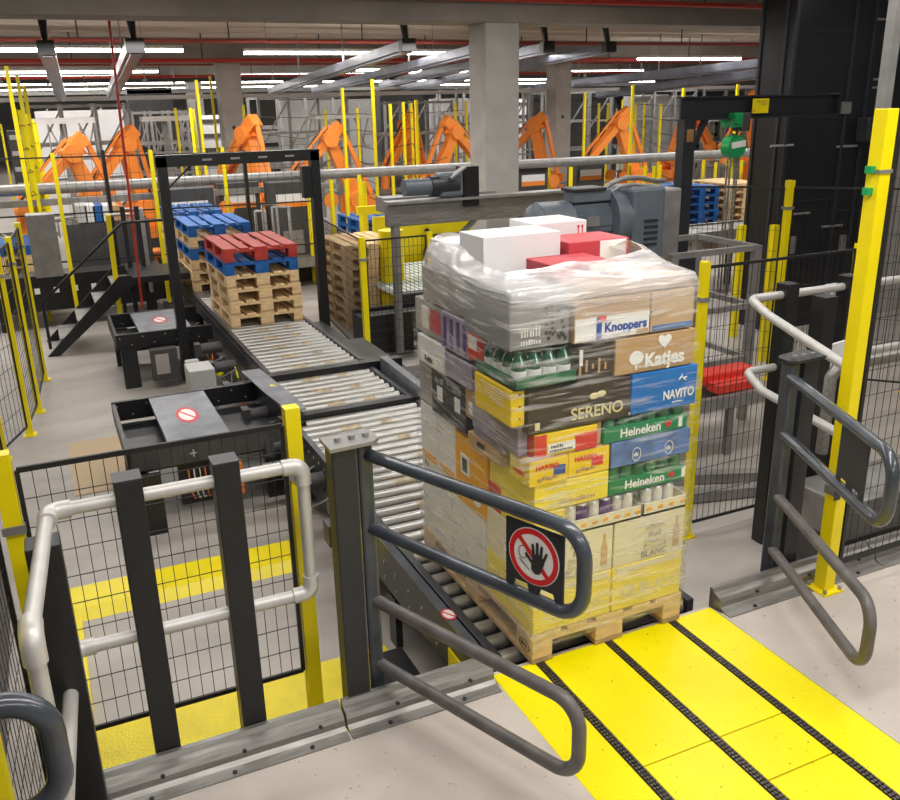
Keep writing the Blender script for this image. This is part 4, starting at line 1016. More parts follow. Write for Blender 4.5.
# ------------------------------------------------------------------ robots
def robot(x, y, lb, mir=1, s=1., yaw=0., ex=0., wy=1.45, group='orange palletising robots'):
    """orange four-axis palletiser, arm in its own XZ plane"""
    o = thing('palletising_robot', lb, 'robot', (x, y, FL), group)
    def P(a, z, b=0.):
        a *= mir; return (x+s*(a*math.cos(yaw)-b*math.sin(yaw)), y+s*(a*math.sin(yaw)+b*math.cos(yaw)), FL+s*z)
    MB().tube(P(0, 0), P(0, .5), .42*s, 16, 0, .36*s).build('pedestal', 'anthracite', o)
    MB().tube(P(0, .5), P(0, .74), .38*s, 18).build('turntable', 'orange_dull', o)
    b = MB(); b.bar(P(-.3, .95, .24), P(.42, .95, .24), .1*s, .46*s); b.bar(P(-.3, .95, -.24), P(.42, .95, -.24), .1*s, .46*s); b.bar(P(-.1, .8, 0), P(.5, .8, 0), .5*s, .2*s); b.tube(P(-.05, 1.1, -.32), P(-.05, 1.1, .32), .2*s, 14)
    b.build('carousel', 'orange_robot', o)
    MB().tube(P(-.05, 1.1, .3), P(-.05, 1.1, .55), .13*s, 12).build('motor', 'dark_cab', o)
    S_ = (0, 1.1); E_r = (-.62+ex, 2.42); Wp = (-1.62+ex, wy)
    d = MB()
    d.prism([(-.17, 0), (.17, .0), (.12, 1.45), (-.12, 1.45)], P(*S_, -.11), tuple(Vector(P(1, 0))-Vector(P(0, 0))), tuple((Vector(P(*E_r))-Vector(P(*S_)))/1.45), tuple((Vector(P(0, 0, .22))-Vector(P(0, 0)))))
    d.tube(P(E_r[0], E_r[1], -.2), P(E_r[0], E_r[1], .2), .17*s, 14)
    d.build('lower_arm', 'orange_robot', o)
    u = MB(); ev = Vector(P(*E_r)); wv = Vector(P(*Wp)); bk = ev+(ev-wv).normalized()*.38*s+Vector((0, 0, .02))
    for k in (-.09, .09):
        off = Vector(P(0, 0, k))-Vector(P(0, 0))
        u.bar(ev+off, wv+off, .07*s, .16*s)
    u.bar(ev+Vector((0, 0, .06*s)), bk+Vector((0, 0, .0)), .22*s, .26*s); u.tube(Vector(P(*Wp, -.15)), Vector(P(*Wp, .15)), .12*s, 12)
    u.build('forearm', 'orange_robot', o)
    r_ = MB(); tp = Vector(P(E_r[0]-.05, E_r[1]+.26)); r_.prism([(-.12, -.05), (.3, -.02), (.02, .3)], P(E_r[0], E_r[1], -.05), tuple(Vector(P(1, 0))-Vector(P(0, 0))), (0, 0, s), tuple(Vector(P(0, 0, .1))-Vector(P(0, 0))))
    r_.bar(tp, Vector(P(Wp[0]-.03, Wp[1]+.22)), .05*s)
    r_.build('upper_link', 'orange_robot', o)
    MB().bar(bk, P(.35, 1.2, 0), .09*s).build('rear_rod', 'orange_robot', o)
    g = MB(); g.tube(Wp and P(Wp[0], Wp[1]), P(Wp[0]-.05, Wp[1]-.4), .1*s, 10)
    g.build('wrist', 'orange_robot', o)
    g = MB(); z = Wp[1]-.42
    g.bar(P(Wp[0]-.6, z, .3), P(Wp[0]+.5, z, .3), .06*s); g.bar(P(Wp[0]-.6, z, -.3), P(Wp[0]+.5, z, -.3), .06*s)
    for k in range(6): g.bar(P(Wp[0]-.55+.2*k, z, -.3), P(Wp[0]-.55+.2*k, z, .3), .04*s); g.bar(P(Wp[0]-.55+.2*k, z, .3), P(Wp[0]-.55+.2*k, z-.35, .3), .03*s)
    g.build('gripper', 'galv', o)
    c = MB(); c.path([V3(ev+Vector((0, 0, .2*s))), V3(ev.lerp(wv, .3)+Vector((0, 0, .35*s))), V3(ev.lerp(wv, .7)+Vector((0, 0, .25*s))), V3(wv)], .025*s, 6); c.build('hose', 'text_dark', o)
    return o
def rob(px, Y, *a, **k): p = atZ(px, 110, 2.3); d = atY(px, 200, Y); return robot(d.x, Y, *a, **k)
rob(104, 14.2, 'orange robot at the left, nearest of the left pair', 1, .93, .2, .15)
rob(143, 16.2, 'orange robot at the left, behind the nearer one of the left pair', 1, .95, .5, .35)
rob(264, 14.9, 'pale orange robot seen above the black portal lintel', 1, 1.0, -1.1, .3)
rob(357, 15.2, 'orange robot left of centre, right of the black portal frame', 1, .94, .0, .05)
rob(420, 17.6, 'orange robot half hidden behind its neighbour left of the big column', 1, 1.0, .6, .2)
rob(432, 16.0, 'orange robot with its elbow beside the big column', -1, .95, .15, -.05)
rob(545, 17.5, 'dark orange robot peeking out between the two right-hand columns', 1, .95, -.9, .3)
rob(634, 15.8, 'orange robot right of the second column with its arm reaching down left', 1, .98, .0, .05)
rob(672, 18.4, 'orange robot behind and right of the one beside the second column', -1, 1.05, .3, -.1)
rob(752, 17.4, 'orange robot partly hidden behind the crane post', 1, 1.1, .3, .1)

# robot cell fences: tall yellow posts
GC = 'tall yellow posts around the robot cells'
def cell_posts(items, lb, wire_between=False):
    p0 = atY(items[0][0], 150, items[0][2])
    o = thing('cell_fence', lb, 'fence', (p0.x, p0.y, FL), GC)
    prev = None
    for (px, py, Y) in items:
        p = atY(px, py, Y)
        MB().box(p.x-.026, p.x+.026, Y-.026, Y+.026, FL, max(p.z, .6)).build('post', 'yellow', o)
        if prev is not None and wire_between and abs(prev[0]-p.x) < 3:
            w = MB()
            for k in range(6):
                z = .5+k*.33; w.bar((prev[0], prev[1], z), (p.x, Y, z), .012, .012, 0, False)
            w.build('wires', 'wire_black', o)
        prev = (p.x, Y)
    return o
cell_posts([(6, 66, 11.2), (14, 108, 11.6), (17, 76, 12.2), (19, 110, 12.7), (24, 86, 13.2), (26, 114, 13.7), (29, 116, 14.2), (32, 119, 14.7), (35, 122, 15.2)], 'bundle of tall leaning yellow posts at the upper left edge', True)
cell_posts([(52, 153, 10.4), (150, 150, 10.4), (222, 147, 10.9), (312, 150, 10.6)], 'low yellow post fence crossing behind the red pipe at the left')
cell_posts([(175, 108, 17), (190, 108, 14.5), (196, 80, 15), (210, 76, 19)], 'four slim yellow posts left of the left column')
cell_posts([(243, 105, 17), (307, 178, 12.0), (325, 110, 17), (342, 88, 15), (357, 108, 16), (372, 79, 14)], 'yellow posts around the robots left of centre', True)
cell_posts([(390, 104, 14.6), (403, 102, 15.2), (411, 103, 16), (416, 100, 13.2), (455, 103, 17), (466, 101, 17.5)], 'yellow posts in front of the robots beside the big column', True)
cell_posts([(585, 92, 15.5), (599, 103, 17.5), (608, 103, 19), (633, 85, 13.4), (636, 103, 19.5), (645, 103, 20), (661, 104, 16), (684, 88, 13.4)], 'yellow posts around the robots right of the second column', True)
cell_posts([(704, 160, 14), (716, 162, 14.4), (728, 160, 13.6), (738, 84, 13.2), (742, 160, 14)], 'yellow posts between the crane post and the black tower')
cell_posts([(519, 168, 13.5), (549, 168, 13.6), (571, 167, 11.4), (597, 170, 13.8), (654, 166, 13), (660, 165, 11.8), (645, 166, 12.4)], 'short yellow posts below the long beam behind the grey gearmotor')
cell_posts([(331, 180, 12), (346, 180, 11.4), (359, 175, 10.6), (364, 182, 9.8)], 'yellow posts right of the black portal behind the pallet fence')
# fence wires at the left back (dark horizontal rails)
o = thing('mesh_fence', 'black railed fence panels in front of the left robots', 'fence', (-1, 10.45, FL))
a = atY(52, 155, 10.45); b = atY(312, 150, 10.55)
w = MB()
for z in (a.z, a.z-.75, a.z-1.4): w.bar((a.x-2.5, 10.45, z), (b.x, 10.5, z+(b.z-a.z)), .02)
w.each('rail', 'wire_black', o)
w = MB(); wire(w, (a.x, 10.45), (b.x, 10.5), a.z-1.4, a.z, .12, .24, .004); w.build('wire_panel', 'wire_black', o)
for px in (102, 243): q = atY(px, 150, 10.45); MB().box(q.x-.025, q.x+.025, 10.4, 10.45, FL, q.z).build('post', 'black', o)

# ------------------------------------------------------------------ far machinery
def frame_rack(x, y, w, h, d, lb, m_='galv', nx=3, nz=3, truss=True):
    o = thing('equipment_rack', lb, 'machine frame', (x, y, FL), 'grey machine frames at the back of the hall')
    b = MB()
    for i in range(nx+1):
        for yy in (0, d): b.bar((x+w*i/nx, y+yy, FL), (x+w*i/nx, y+yy, FL+h), .07)
    b.each('upright', m_, o); b = MB()
    for k in range(nz+1):
        z = FL+.5+(h-.55)*k/nz
        for yy in (0, d): b.bar((x, y+yy, z), (x+w, y+yy, z), .06)
    b.each('crossbar', m_, o)
    if truss:
        b = MB()
        for i in range(nx):
            b.bar((x+w*i/nx, y, FL+h*.6), (x+w*(i+1)/nx, y, FL+h-.1), .04)
        b.each('brace', m_, o)
    return o
spots = [(-7, 19, 3, 3.0, 'tall grey frame at the far left behind the bundle of posts'), (-1.6, 20, 2.2, 3.1, 'grey lattice frame behind the left robots'), (3.9, 21, 2.4, 3.2, 'grey frame behind the column at the left'),
         (6.9, 20.5, 2.3, 3.0, 'grey frame above the portal lintel at the back'), (9.6, 21, 2.4, 3.3, 'grey frame behind the robots beside the big column'), (13.3, 22.5, 2.6, 3.2, 'grey frame between the right-hand columns at the back'),
         (16.8, 22.5, 2.6, 3.2, 'grey frame behind the robots right of the second column'), (20.2, 23, 3, 3.2, 'grey frame far back left of the black tower'), (.9, 22.5, 1.4, 2.9, 'narrow grey frame left of the left column')]
for (x, y, w, h, lb) in spots: frame_rack(x, y, w, h, 1.2, lb, m_=('galv' if x % 2 > 1 else 'steel_dull'))
def panel(x0, x1, y, z0, z1, m_, lb, cat='cabinet'):
    o = MB().box(x0, x1, y, y+.5, z0, z1).build('cabinet', m_, bevel=.01); tag(o, lb, cat, 'machine cabinets at the back'); return o
panel(-1.4, .8, 23.5, FL, 2.35, 'white_film', 'large pale machine enclosure behind the left robots')
panel(5.4, 8.4, 24.5, FL, 2.5, 'cab_grey', 'large pale enclosure behind the robot left of centre')
panel(10.6, 12.6, 24.8, FL, 2.45, 'white_film', 'pale enclosure behind the robots beside the big column')
panel(-6.5, -3.6, 25, FL, 3.0, 'dark_cab', 'dark enclosure at the far left back')
panel(1.0, 2.2, 24.0, FL, 2.9, 'dark_cab', 'dark enclosure behind the narrow frame at the left')
panel(14.2, 17.6, 24.6, FL, 2.7, 'dark_cab', 'dark enclosure behind the right-hand robots')
panel(18.4, 21.4, 24.8, FL, 2.4, 'cab_grey', 'pale enclosure behind the right-hand robots')
panel(8.7, 10.2, 24.8, FL, 2.9, 'dark_cab', 'dark enclosure between the pale ones at the back')
# white goods cage with trusses (gripper stands)
def gripper_stand(px, py, Y, lb, w=1.1):
    p = atY(px, py, Y); o = thing('gripper_stand', lb, 'stand', (p.x, Y, FL))
    b = MB(); b.box(p.x-w/2, p.x+w/2, Y-.3, Y+.3, p.z-.1, p.z); b.build('head', 'white_film', o)
    b = MB()
    for k in range(5):
        x = p.x-w/2+w*k/4; b.bar((x, Y, p.z-.1), (x+(.25 if k % 2 else -.2), Y, p.z-.75), .03); b.bar((x, Y-.28, p.z-.1), (x, Y-.28, p.z-.6), .025)
    b.bar((p.x-w/2, Y, p.z-.75), (p.x+w/2, Y, p.z-.75), .05); b.build('truss', 'galv', o)
    MB().bar((p.x, Y+.2, FL), (p.x, Y+.2, p.z-.1), .12).build('column', 'galv', o)
gripper_stand(62, 118, 16, 'white lattice stand left of the left robots'); gripper_stand(340, 114, 18, 'white lattice stand above the robot left of centre', 1.4)
gripper_stand(165, 116, 17.5, 'grey lattice stand between left robots and left column', 1.0); gripper_stand(452, 112, 19, 'dark lattice stand above the robot beside the big column', .7); gripper_stand(715, 118, 21, 'white lattice stand left of the crane hoist', 1.0)

# low machinery row under the long beam: dark gate cabinets with orange and white signs
def gatecab(px, Y, lb, sign='orange', w=.9, h=1.72):
    p = atY(px, 200, Y); o = thing('gate_cabinet', lb, 'cabinet', (p.x, Y, FL), 'dark gate cabinets under the long beam')
    MB().box(p.x-w/2, p.x+w/2, Y, Y+.4, FL, FL+h).build('body', 'dark_cab', o, bevel=.01)
    q = MB().box(p.x-w*.38, p.x+w*.38, Y-.012, Y, FL+h-.42, FL+h-.2).build('sign_panel', 'sign_white', o)
    MB().box(p.x-w*.38, p.x+w*.38, Y-.016, Y-.012, FL+h-.42, FL+h-.33).build('orange_stripe', 'orange_robot', q)
    MB().tube((p.x+w*.7, Y-.01, FL+h-.35), (p.x+w*.7, Y, FL+h-.35), .13, 18).build('orange_disc', 'orange_robot', o)
    MB().box(p.x-w*.3, p.x+w*.1, Y-.02, Y, FL+.5, FL+.9).build('grille', 'steel_dull', o)
gatecab(186, 12.0, 'dark gate cabinet with an orange and white sign behind the blue-topped stack')
gatecab(296, 12.2, 'dark gate cabinet with an orange and white sign seen through the portal at right')
gatecab(533, 13.0, 'dark gate cabinet with an orange label right of the big column', w=.7); gatecab(590, 13.4, 'dark gate cabinet behind the grey gearmotor', w=.7); gatecab(240, 12.6, 'dark gate cabinet in the middle of the portal opening', w=.7)
for i, px in enumerate((95, 135, 345, 375, 425, 612, 655, 700)):
    p = atY(px, 215, 14.4); o = MB().box(p.x-.45, p.x+.45, 13.1, 13.6, FL, -.1+.1*(i % 3)).build('robot_plinth', ('orange_dull', 'orange_dull', 'dark_cab', 'orange_dull', 'anthracite', 'dark_cab', 'orange_dull', 'dark_cab')[i], bevel=.02)
    tag(o, ('orange', 'orange', 'dark', 'orange', 'charcoal', 'dark', 'orange', 'dark')[i]+' machine base under the long beam, '+('leftmost at the left robots', 'beside the left robots', 'just right of the portal', 'below the robot left of centre', 'left of the big column', 'behind the gearmotor', 'behind the gearmotor cable', 'beside the crane post')[i], 'machine base')
# conveyor levels under the beam
for (xa, xb, y, z, lb) in ((-6, -1.6, 11.4, -.05, 'grey conveyor crossing at the far left'), (1.3, 6.0, 11.6, -.1, 'grey conveyor crossing behind the pallet fence'), (6.5, 14, 11.8, .05, 'grey conveyor crossing behind the gearmotor'), (4.8, 9.4, 8.2, .30, 'pale conveyor beam behind the gearmotor')):
    o = thing('crossing_conveyor', lb, 'conveyor', ((xa+xb)/2, y, FL))
    MB().box(xa, xb, y, y+.06, z-.15, z).build('side_frame', 'galv', o); MB().box(xa, xb, y+.8, y+.86, z-.15, z).build('side_frame', 'galv', o)
    MB().box(xa, xb, y+.06, y+.8, z-.1, z-.03).build('belt', 'steel', o)
    for k in range(int((xb-xa)/1.2)+1): MB().box(xa+k*1.2, xa+k*1.2+.08, y, y+.08, FL, z-.15).build('leg', 'black', o)
o = thing('belt_table', 'pale slatted belt table behind the mesh fence left of the load', 'conveyor', (3.2, 8.5, FL))
MB().box(2.35, 4.4, 7.6, 9.6, -.02, .03).build('belt', 'white_film', o)
s_ = MB()
for k in range(24): s_.box(2.36+k*.085, 2.375+k*.085, 7.6, 9.6, .03, .034)
s_.build('slats', 'green_strip', o); MB().box(2.35, 4.4, 7.55, 7.62, -.2, .0).build('side_frame', 'dark_cab', o)
for x in (2.4, 4.3): MB().box(x, x+.08, 7.6, 7.68, FL, -.02).build('leg', 'black', o)
o = thing('guard_screen', 'yellow sheet guard with a hand crank behind the mesh fence', 'guard', (3.6, 9.9, FL))
MB().box(2.9, 5.2, 9.85, 9.9, -.35, .72).build('sheet', 'yellow', o); MB().bar((2.6, 9.7, .85), (6.6, 9.7, .85), .09, .12).build('rail', 'yellow', o)
q = MB(); q.tube((3.9, 9.7, .1), (3.9, 9.8, .1), .22, 20); q.build('wheel', 'black', o); MB().bar((3.7, 9.7, .5), (4.05, 9.7, -.1), .06).build('lever', 'black', o)
o = MB().tube((2.62, 8.4, FL), (2.62, 8.4, .72), .17, 16).build('bollard', 'yellow'); tag(o, 'thick yellow round column behind the mesh fence', 'bollard')

# pallet stacks standing around
def far_stack(x, y, z, cols, where, g): stack(x, y, z, cols, where, g, far=True)
far_stack(1.95, 8.4, FL, 'wwwwwwww', 'fenced stack right of the roller conveyor', 'pallets in the fenced stack')
p = atY(378, 250, 10.8)
far_stack(2.95, 10.6, FL+.02, 'wbwbwwb'+'b', 'stack left of the grey gantry', 'pallets in the gantry stack')
p = atY(692, 230, 10.5)
far_stack(p.x-.2, 10.5, -.28, 'wwbbbbb', 'blue stack left of the hoist chain', 'pallets in the far right blue stack')
p = atY(728, 230, 10.6)
far_stack(p.x, 10.6, -.28, 'wwwwwww', 'wooden stack behind the hoist chain', 'pallets in the far right wooden stack')
far_stack(-2.35, 14.4-2.1, FL+.4, 'wwwb', 'far stack behind the stair', 'pallets in the far left stack')

# left platform with stair, cabinets and handrails
o = thing('stair', 'black steel stair with side stringers at the far left', 'stair', (-1.5, 9.3, FL))
for dy in (0, .85):
    MB().prism([(-1.85, FL), (-1.70, FL), (-.72, .2), (-.72, .33), (-.87, .33)], (0, 9.0+dy, 0), (1, 0, 0), (0, 0, 1), (0, .04, 0)).build('stringer', 'black', o)
for k in range(4): MB().box(-1.68+.24*k, -1.44+.24*k, 9.04, 9.85, FL+.18+.2*k, FL+.21+.2*k).build('tread', 'steel_dull', o)
MB().box(-.72, .0, 9.0, 9.9, .22, .3).build('landing', 'black', o)
MB().path([(-1.8, 9.0, FL+.1), (-1.8, 9.0, FL+.7), (-.75, 9.0, 1.0), (-.1, 9.0, 1.0)], .02, 8).build('handrail', 'black', o)
o = thing('platform_machine', 'black conveyor machine beyond the stair at the left', 'machine', (-1.2, 10.9, FL))
MB().box(-2.6, -.15, 10.7, 11.2, -.35, .15).build('body', 'black', o); MB().box(-2.6, -.15, 11.2, 11.36, -.1, .1).build('deck', 'steel_dull', o)
for x in (-2.4, -1.4, -.4): MB().box(x, x+.12, 10.7, 10.8, FL, -.35).build('leg', 'black', o)
q = MB()
for k in range(9): q.box(-2.4+.25*k, -2.33+.25*k, 10.69, 10.7, -.1, -.02)
q.each('label', 'sign_white', o)
p = atY(42, 245, 9.6)
tag(MB().box(p.x-.14, p.x+.2, 9.6, 9.9, p.z-.42, p.z+.38).build('mesh_cabinet', 'steel_dull', bevel=.01), 'grey perforated cabinet at the far left beside the yellow posts', 'cabinet')
o = thing('guard_rail', 'grey tube guard rail loops on the platform left of the portal', 'handrail', (-.7, 10.0, .3))
for i, (a, b) in enumerate((((108, 216), (148, 290)), ((122, 210), (152, 292)))):
    A = atY(*a, 9.9+.3*i); B = atY(*b, 9.9+.3*i)
    MB().path([(A.x, A.y, B.z), (A.x, A.y, A.z), (A.x+.02, A.y, A.z+.01), (B.x, A.y, A.z), (B.x, A.y, A.z-.02), (B.x, A.y, B.z)], .025, 8).build('rail_tube', 'galv', o)
for px in (122, 136): A = atY(px, 210, 9.85); MB().box(A.x-.03, A.x+.03, 9.8, 9.86, -.35, A.z+.05).build('post', 'anthracite', o)
o = thing('guard_rail', 'grey tube guard rail loops seen through the portal right side', 'handrail', (1.5, 11.2, .3))
for a, b in (((262, 205), (280, 250)), ((272, 208), (292, 250)), ((255, 212), (268, 250))):
    A = atY(*a, 11.3); B = atY(*b, 11.3)
    MB().path([(A.x, A.y, B.z), (A.x, A.y, A.z), (A.x+.02, A.y, A.z+.01), (B.x, A.y, A.z), (B.x, A.y, A.z-.02), (B.x, A.y, FL+.2)], .025, 8).build('rail_tube', 'galv', o)
tag(MB().box(-1.35, -.12, 11.86, 12.45, FL, atY(108, 205, 12.2).z-.23).build('goods_table', 'dark_cab'), 'dark table carrying the row of parcels at the far left', 'table')
for k in range(5):
    px = 80+k*8; A = atY(px, 205, 12.2); 
    tag(MB().box(A.x-.08, A.x+.08, 11.9, 12.4, atY(108, 205, 12.2).z-.22, A.z+.02).build('parcel', ('cab_grey', 'white_film', 'blue_paint', 'white_film', 'kraft')[k], bevel=.01), ('pale', 'white', 'blue', 'square white', 'brown')[k]+' parcel in the goods row at the far left', 'parcel', 'goods row at the far left')
y_ = atY(118, 305, 9.4)
o = MB().bar((y_.x, 9.4, FL), (atY(108, 215, 9.4).x, 9.4, atY(108, 215, 9.4).z), .06).build('fence_post', 'yellow'); tag(o, 'lone yellow post just left of the red drop pipe', 'post')

# ------------------------------------------------------------------ gantry with motor
o = thing('transfer_gantry', 'grey steel gantry beam on a round leg behind the wrapped load', 'gantry', (2.1, 6.9, FL))
MB().box(1.98, 4.6, 6.8, 6.9, .98, 1.24).build('beam', 'steel', o, bevel=.01); MB().box(1.98, 4.6, 6.74, 6.96, 1.24, 1.27).build('top_flange', 'galv', o)
MB().tube((2.09, 6.85, FL), (2.09, 6.85, .98), .055, 12).build('leg', 'steel_dull', o); MB().box(4.4, 4.5, 6.8, 6.9, FL, .98).build('leg', 'steel_dull', o)
MB().box(1.9, 2.28, 6.7, 7.0, FL, FL+.02).build('foot', 'galv', o)
MB().bar((3.15, 6.88, .98), (2.7, 6.88, .62), .05).build('brace', 'galv', o)
MB().box(2.1, 3.6, 7.2, 7.5, 1.1, 1.27).build('rear_beam', 'galv', o)
o = thing('gearmotor', 'small dark gearmotor lying on the grey gantry beam', 'motor', (2.9, 6.9, 1.27))
MB().tube((2.22, 6.86, 1.41), (2.55, 6.86, 1.41), .10, 14).build('motor', 'motor_grey', o); MB().tube((2.55, 6.86, 1.41), (2.9, 6.86, 1.41), .12, 14).build('gearbox', 'anthracite', o)
MB().box(2.65, 2.95, 6.76, 6.98, 1.28, 1.56).build('housing', 'motor_grey', o, bevel=.03); MB().box(2.95, 3.15, 6.76, 6.98, 1.16, 1.62).build('chain_guard', 'black', o)
MB().bar((2.75, 6.74, 1.5), (2.95, 6.74, 1.62), .12, .02).build('plate', 'galv', o)

# big gearmotor behind the load
Y = 3.55
o = thing('gearmotor', 'large blue-grey geared motor with cooling fins behind the wrapped load', 'motor', (2.9, Y, .9))
zc = 1.36
b = MB(); b.tube((2.06, Y, zc), (2.36, Y, zc), .185, 22); b.ball((2.06, Y, zc), .18, 0, 18, 8, (.35, 1, 1)); b.build('fan_cover', 'motor_grey', o)
b = MB().tube((2.36, Y, zc), (2.72, Y, zc), .165, 20); q = b.build('stator', 'motor_grey', o)
b = MB()
for k in range(22):
    a = 2*math.pi*k/22; b.bar((2.37, Y+.17*math.cos(a), zc+.17*math.sin(a)), (2.71, Y+.17*math.cos(a), zc+.17*math.sin(a)), .008, .05)
b.build('fins', 'motor_grey', q)
MB().box(2.44, 2.56, Y-.20, Y-.19, zc-.02, zc+.06).build('rating_plate', 'steel_dull', o)
MB().box(2.36, 2.72, Y-.13, Y+.05, zc+.17, zc+.27).build('terminal_box', 'motor_grey', o, bevel=.012); MB().box(2.34, 2.66, Y-.15, Y+.07, zc+.26, zc+.29).build('terminal_lid', 'anthracite', o, bevel=.01)
b = MB(); b.tube((2.72, Y, zc), (2.80, Y, zc), .27, 26); b.tube((2.80, Y, zc), (2.9, Y, zc), .23, 24); b.build('flange', 'motor_grey', o)
b = MB(); b.box(2.88, 3.22, Y-.22, Y+.22, zc-.42, zc+.27); g_ = b.build('gearbox', 'motor_grey', o, bevel=.03)
b = MB()
for k in range(5): b.box(3.0, 3.14, Y-.232, Y-.22, zc-.02-.05*k, zc+.0-.05*k)
b.each('rib', 'anthracite', g_)
MB().box(3.22, 3.42, Y-.18, Y+.18, zc-.38, zc+.24).build('end_cover', 'steel_dull', o, bevel=.02)
MB().path([(2.66, Y-.04, zc+.2), (2.74, Y-.06, zc+.3), (2.9, Y-.05, zc+.34), (3.1, Y, zc+.33), (3.35, Y+.1, zc+.28), (3.6, Y+.3, zc+.26)], .022, 8).build('cable', 'steel_dull', o)
MB().path([(2.7, Y-.1, zc+.22), (2.8, Y-.12, zc+.28), (2.95, Y-.1, zc+.29), (3.2, Y-.1, zc+.26)], .014, 8).build('cable', 'galv', o)
o = thing('motor_bracket', 'dark steel bracket carrying the large geared motor', 'bracket', (2.9, Y, FL))
MB().box(2.7, 3.6, Y-.2, Y+.25, zc-.5, zc-.37).build('plate', 'anthracite', o); MB().box(2.8, 3.0, Y-.1, Y+.1, FL, zc-.5).build('upright', 'black', o)

# ------------------------------------------------------------------ workshop crane with chain hoist
Yc = 4.4
Pt = atY(686, 120, Yc); Pb = atY(680, 255, Yc)
o = thing('jib_crane', 'dark grey jib crane with a cantilever beam in front of the black tower', 'crane', (Pt.x, Yc, FL))
MB().box(Pt.x-.06, Pt.x+.08, Yc-.06, Yc+.06, FL, Pt.z-.0).build('mast', 'anthracite', o, bevel=.005)
MB().box(Pt.x-.14, Pt.x+.16, Yc-.12, Yc+.12, Pb.z-.06, Pb.z-.03).build('mast_flange', 'anthracite', o)
za = atY(690, 97, Yc).z; xr = atY(835, 92, Yc).x; x0 = Pt.x-.08
b = MB(); b.box(x0, xr, Yc-.012, Yc+.012, za-.21, za); b.box(x0, xr, Yc-.07, Yc+.07, za-.012, za+.004); b.box(x0, xr, Yc-.07, Yc+.07, za-.22, za-.205)
jb = b.build('beam', 'anthracite', o); MB().box(xr, xr+.012, Yc-.07, Yc+.07, za-.22, za+.01).build('end_plate', 'anthracite', o)
xs = atY(747, 108, Yc).x; q = MB().box(xs, xs+.21, Yc-.08, Yc-.071, za-.17, za-.03).build('load_sign', 'yellow', jb)
print_rows(xs+.05, xs+.19, za-.06, .012, 6, Yc-.0815, 'rust', q, seed=14); print_rows(xs+.12, xs+.19, za-.09, .015, 3, Yc-.0815, 'rust', q, seed=15); print_rows(xs+.01, xs+.04, za-.15, .02, 2, Yc-.0815, 'rust', q, seed=16)
MB().bar((Pt.x+.08, Yc, za-.5), (Pt.x+.25, Yc, za-.2), .05).build('gusset', 'anthracite', o); MB().box(Pt.x-.03, Pt.x+.05, Yc-.068, Yc-.061, za-.42, za-.3).build('label', 'rust', o)
hx = atY(735, 125, Yc).x
o = thing('chain_hoist', 'green chain hoist with round housing hanging from the crane beam', 'hoist', (hx, Yc, za-.6))
b = MB(); b.box(hx-.10, hx+.02, Yc-.09, Yc+.09, za-.30, za-.16); b.tube((hx-.06, Yc-.12, za-.22), (hx-.06, Yc+.12, za-.22), .05, 12); b.build('trolley', 'green_hoist', o, bevel=.008)
MB().box(hx+.02, hx+.13, Yc-.08, Yc+.08, za-.34, za-.16).build('trolley_gear', 'dark_cab', o, bevel=.01)
MB().path([(hx+.01, Yc, za-.3), (hx+.04, Yc, za-.34), (hx+.02, Yc, za-.39), (hx-.02, Yc, za-.37)], .014, 8).build('hook', 'text_dark', o)
b = MB(); b.tube((hx, Yc-.06, za-.49), (hx, Yc+.06, za-.49), .115, 24); b.tube((hx, Yc-.075, za-.49), (hx, Yc-.06, za-.49), .085, 24, 0, .1); hb = b.build('housing', 'green_hoist', o)
MB().bar((hx-.085, Yc-.08, za-.475), (hx+.085, Yc-.08, za-.455), .01, .06).build('label', 'sign_white', hb)
for k, dx in enumerate((-.06, -.02, .045, .075)):
    c = MB(); n = 56; z = za-.6
    for i in range(n):
        zz = z-.026*i
        if i % 2: c.box(hx+dx-.010, hx+dx+.010, Yc-.004, Yc+.004, zz-.03, zz)
        else: c.box(hx+dx-.004, hx+dx+.004, Yc-.010, Yc+.010, zz-.03, zz)
    c.build('chain', 'steel', o)

# ------------------------------------------------------------------ black tower at right
o = thing('lift_tower', 'tall black sheet-metal lift tower filling the upper right', 'tower', (6.2, 5.8, FL))
tx0, tx1, ty0, ty1 = 6.75, 8.75, 5.6, 6.15
tw = MB().box(tx0, tx1, ty0, ty1, FL, 3.97).build('casing', 'tower_black', o)
b = MB()
for x in (tx0, tx0+.95, tx1-.72, tx1-.03): b.box(x, x+.045, ty0-.02, ty0, FL, 3.97)
for z in (1.05, 1.1+.95, 3.05): b.box(tx0+.3, tx0+1.0, ty0-.014, ty0, z, z+.012)
for y in (ty0+.1, ty0+.5): b.box(tx0-.02, tx0, y, y+.04, FL, 3.97)
b.each('seam', 'anthracite', tw)
b = MB()
for (x, z) in ((5.7, 1.75), (6.8, 1.7), (6.1, .9), (7.3, 2.4), (7.3, 2.5), (6.7, .7), (7.2, 3.2)): b.tube((x+1.2, ty0-.012, z), (x+.85, ty0, z), .016, 8)
b.each('bolt', 'galv', tw)
b = MB(); b.box(7.65, 7.8, ty0-.03, ty0, 2.1, 2.24); b.box(7.5, 7.57, ty0-.03, ty0, 2.1, 2.22); b.each('latch', 'steel_dull', tw)
MB().box(7.95, 8.4, ty0-.2, ty0, 1.75, 2.05).build('vent_box', 'anthracite', o, bevel=.02)
for (x0_, z0_) in ((7.0, -.1), (7.9, -.15)): MB().box(x0_, x0_+.1, ty0-.03, ty0, z0_+.5, z0_+.72).build('access_plate', 'steel_dull', tw)
x_ = 8.05
o = MB().box(8.85, 10.8, 5.6, 5.8, FL, 3.98).build('concrete_pier', 'column_concrete'); tag(o, 'beige concrete pier right of the black tower', 'pier')
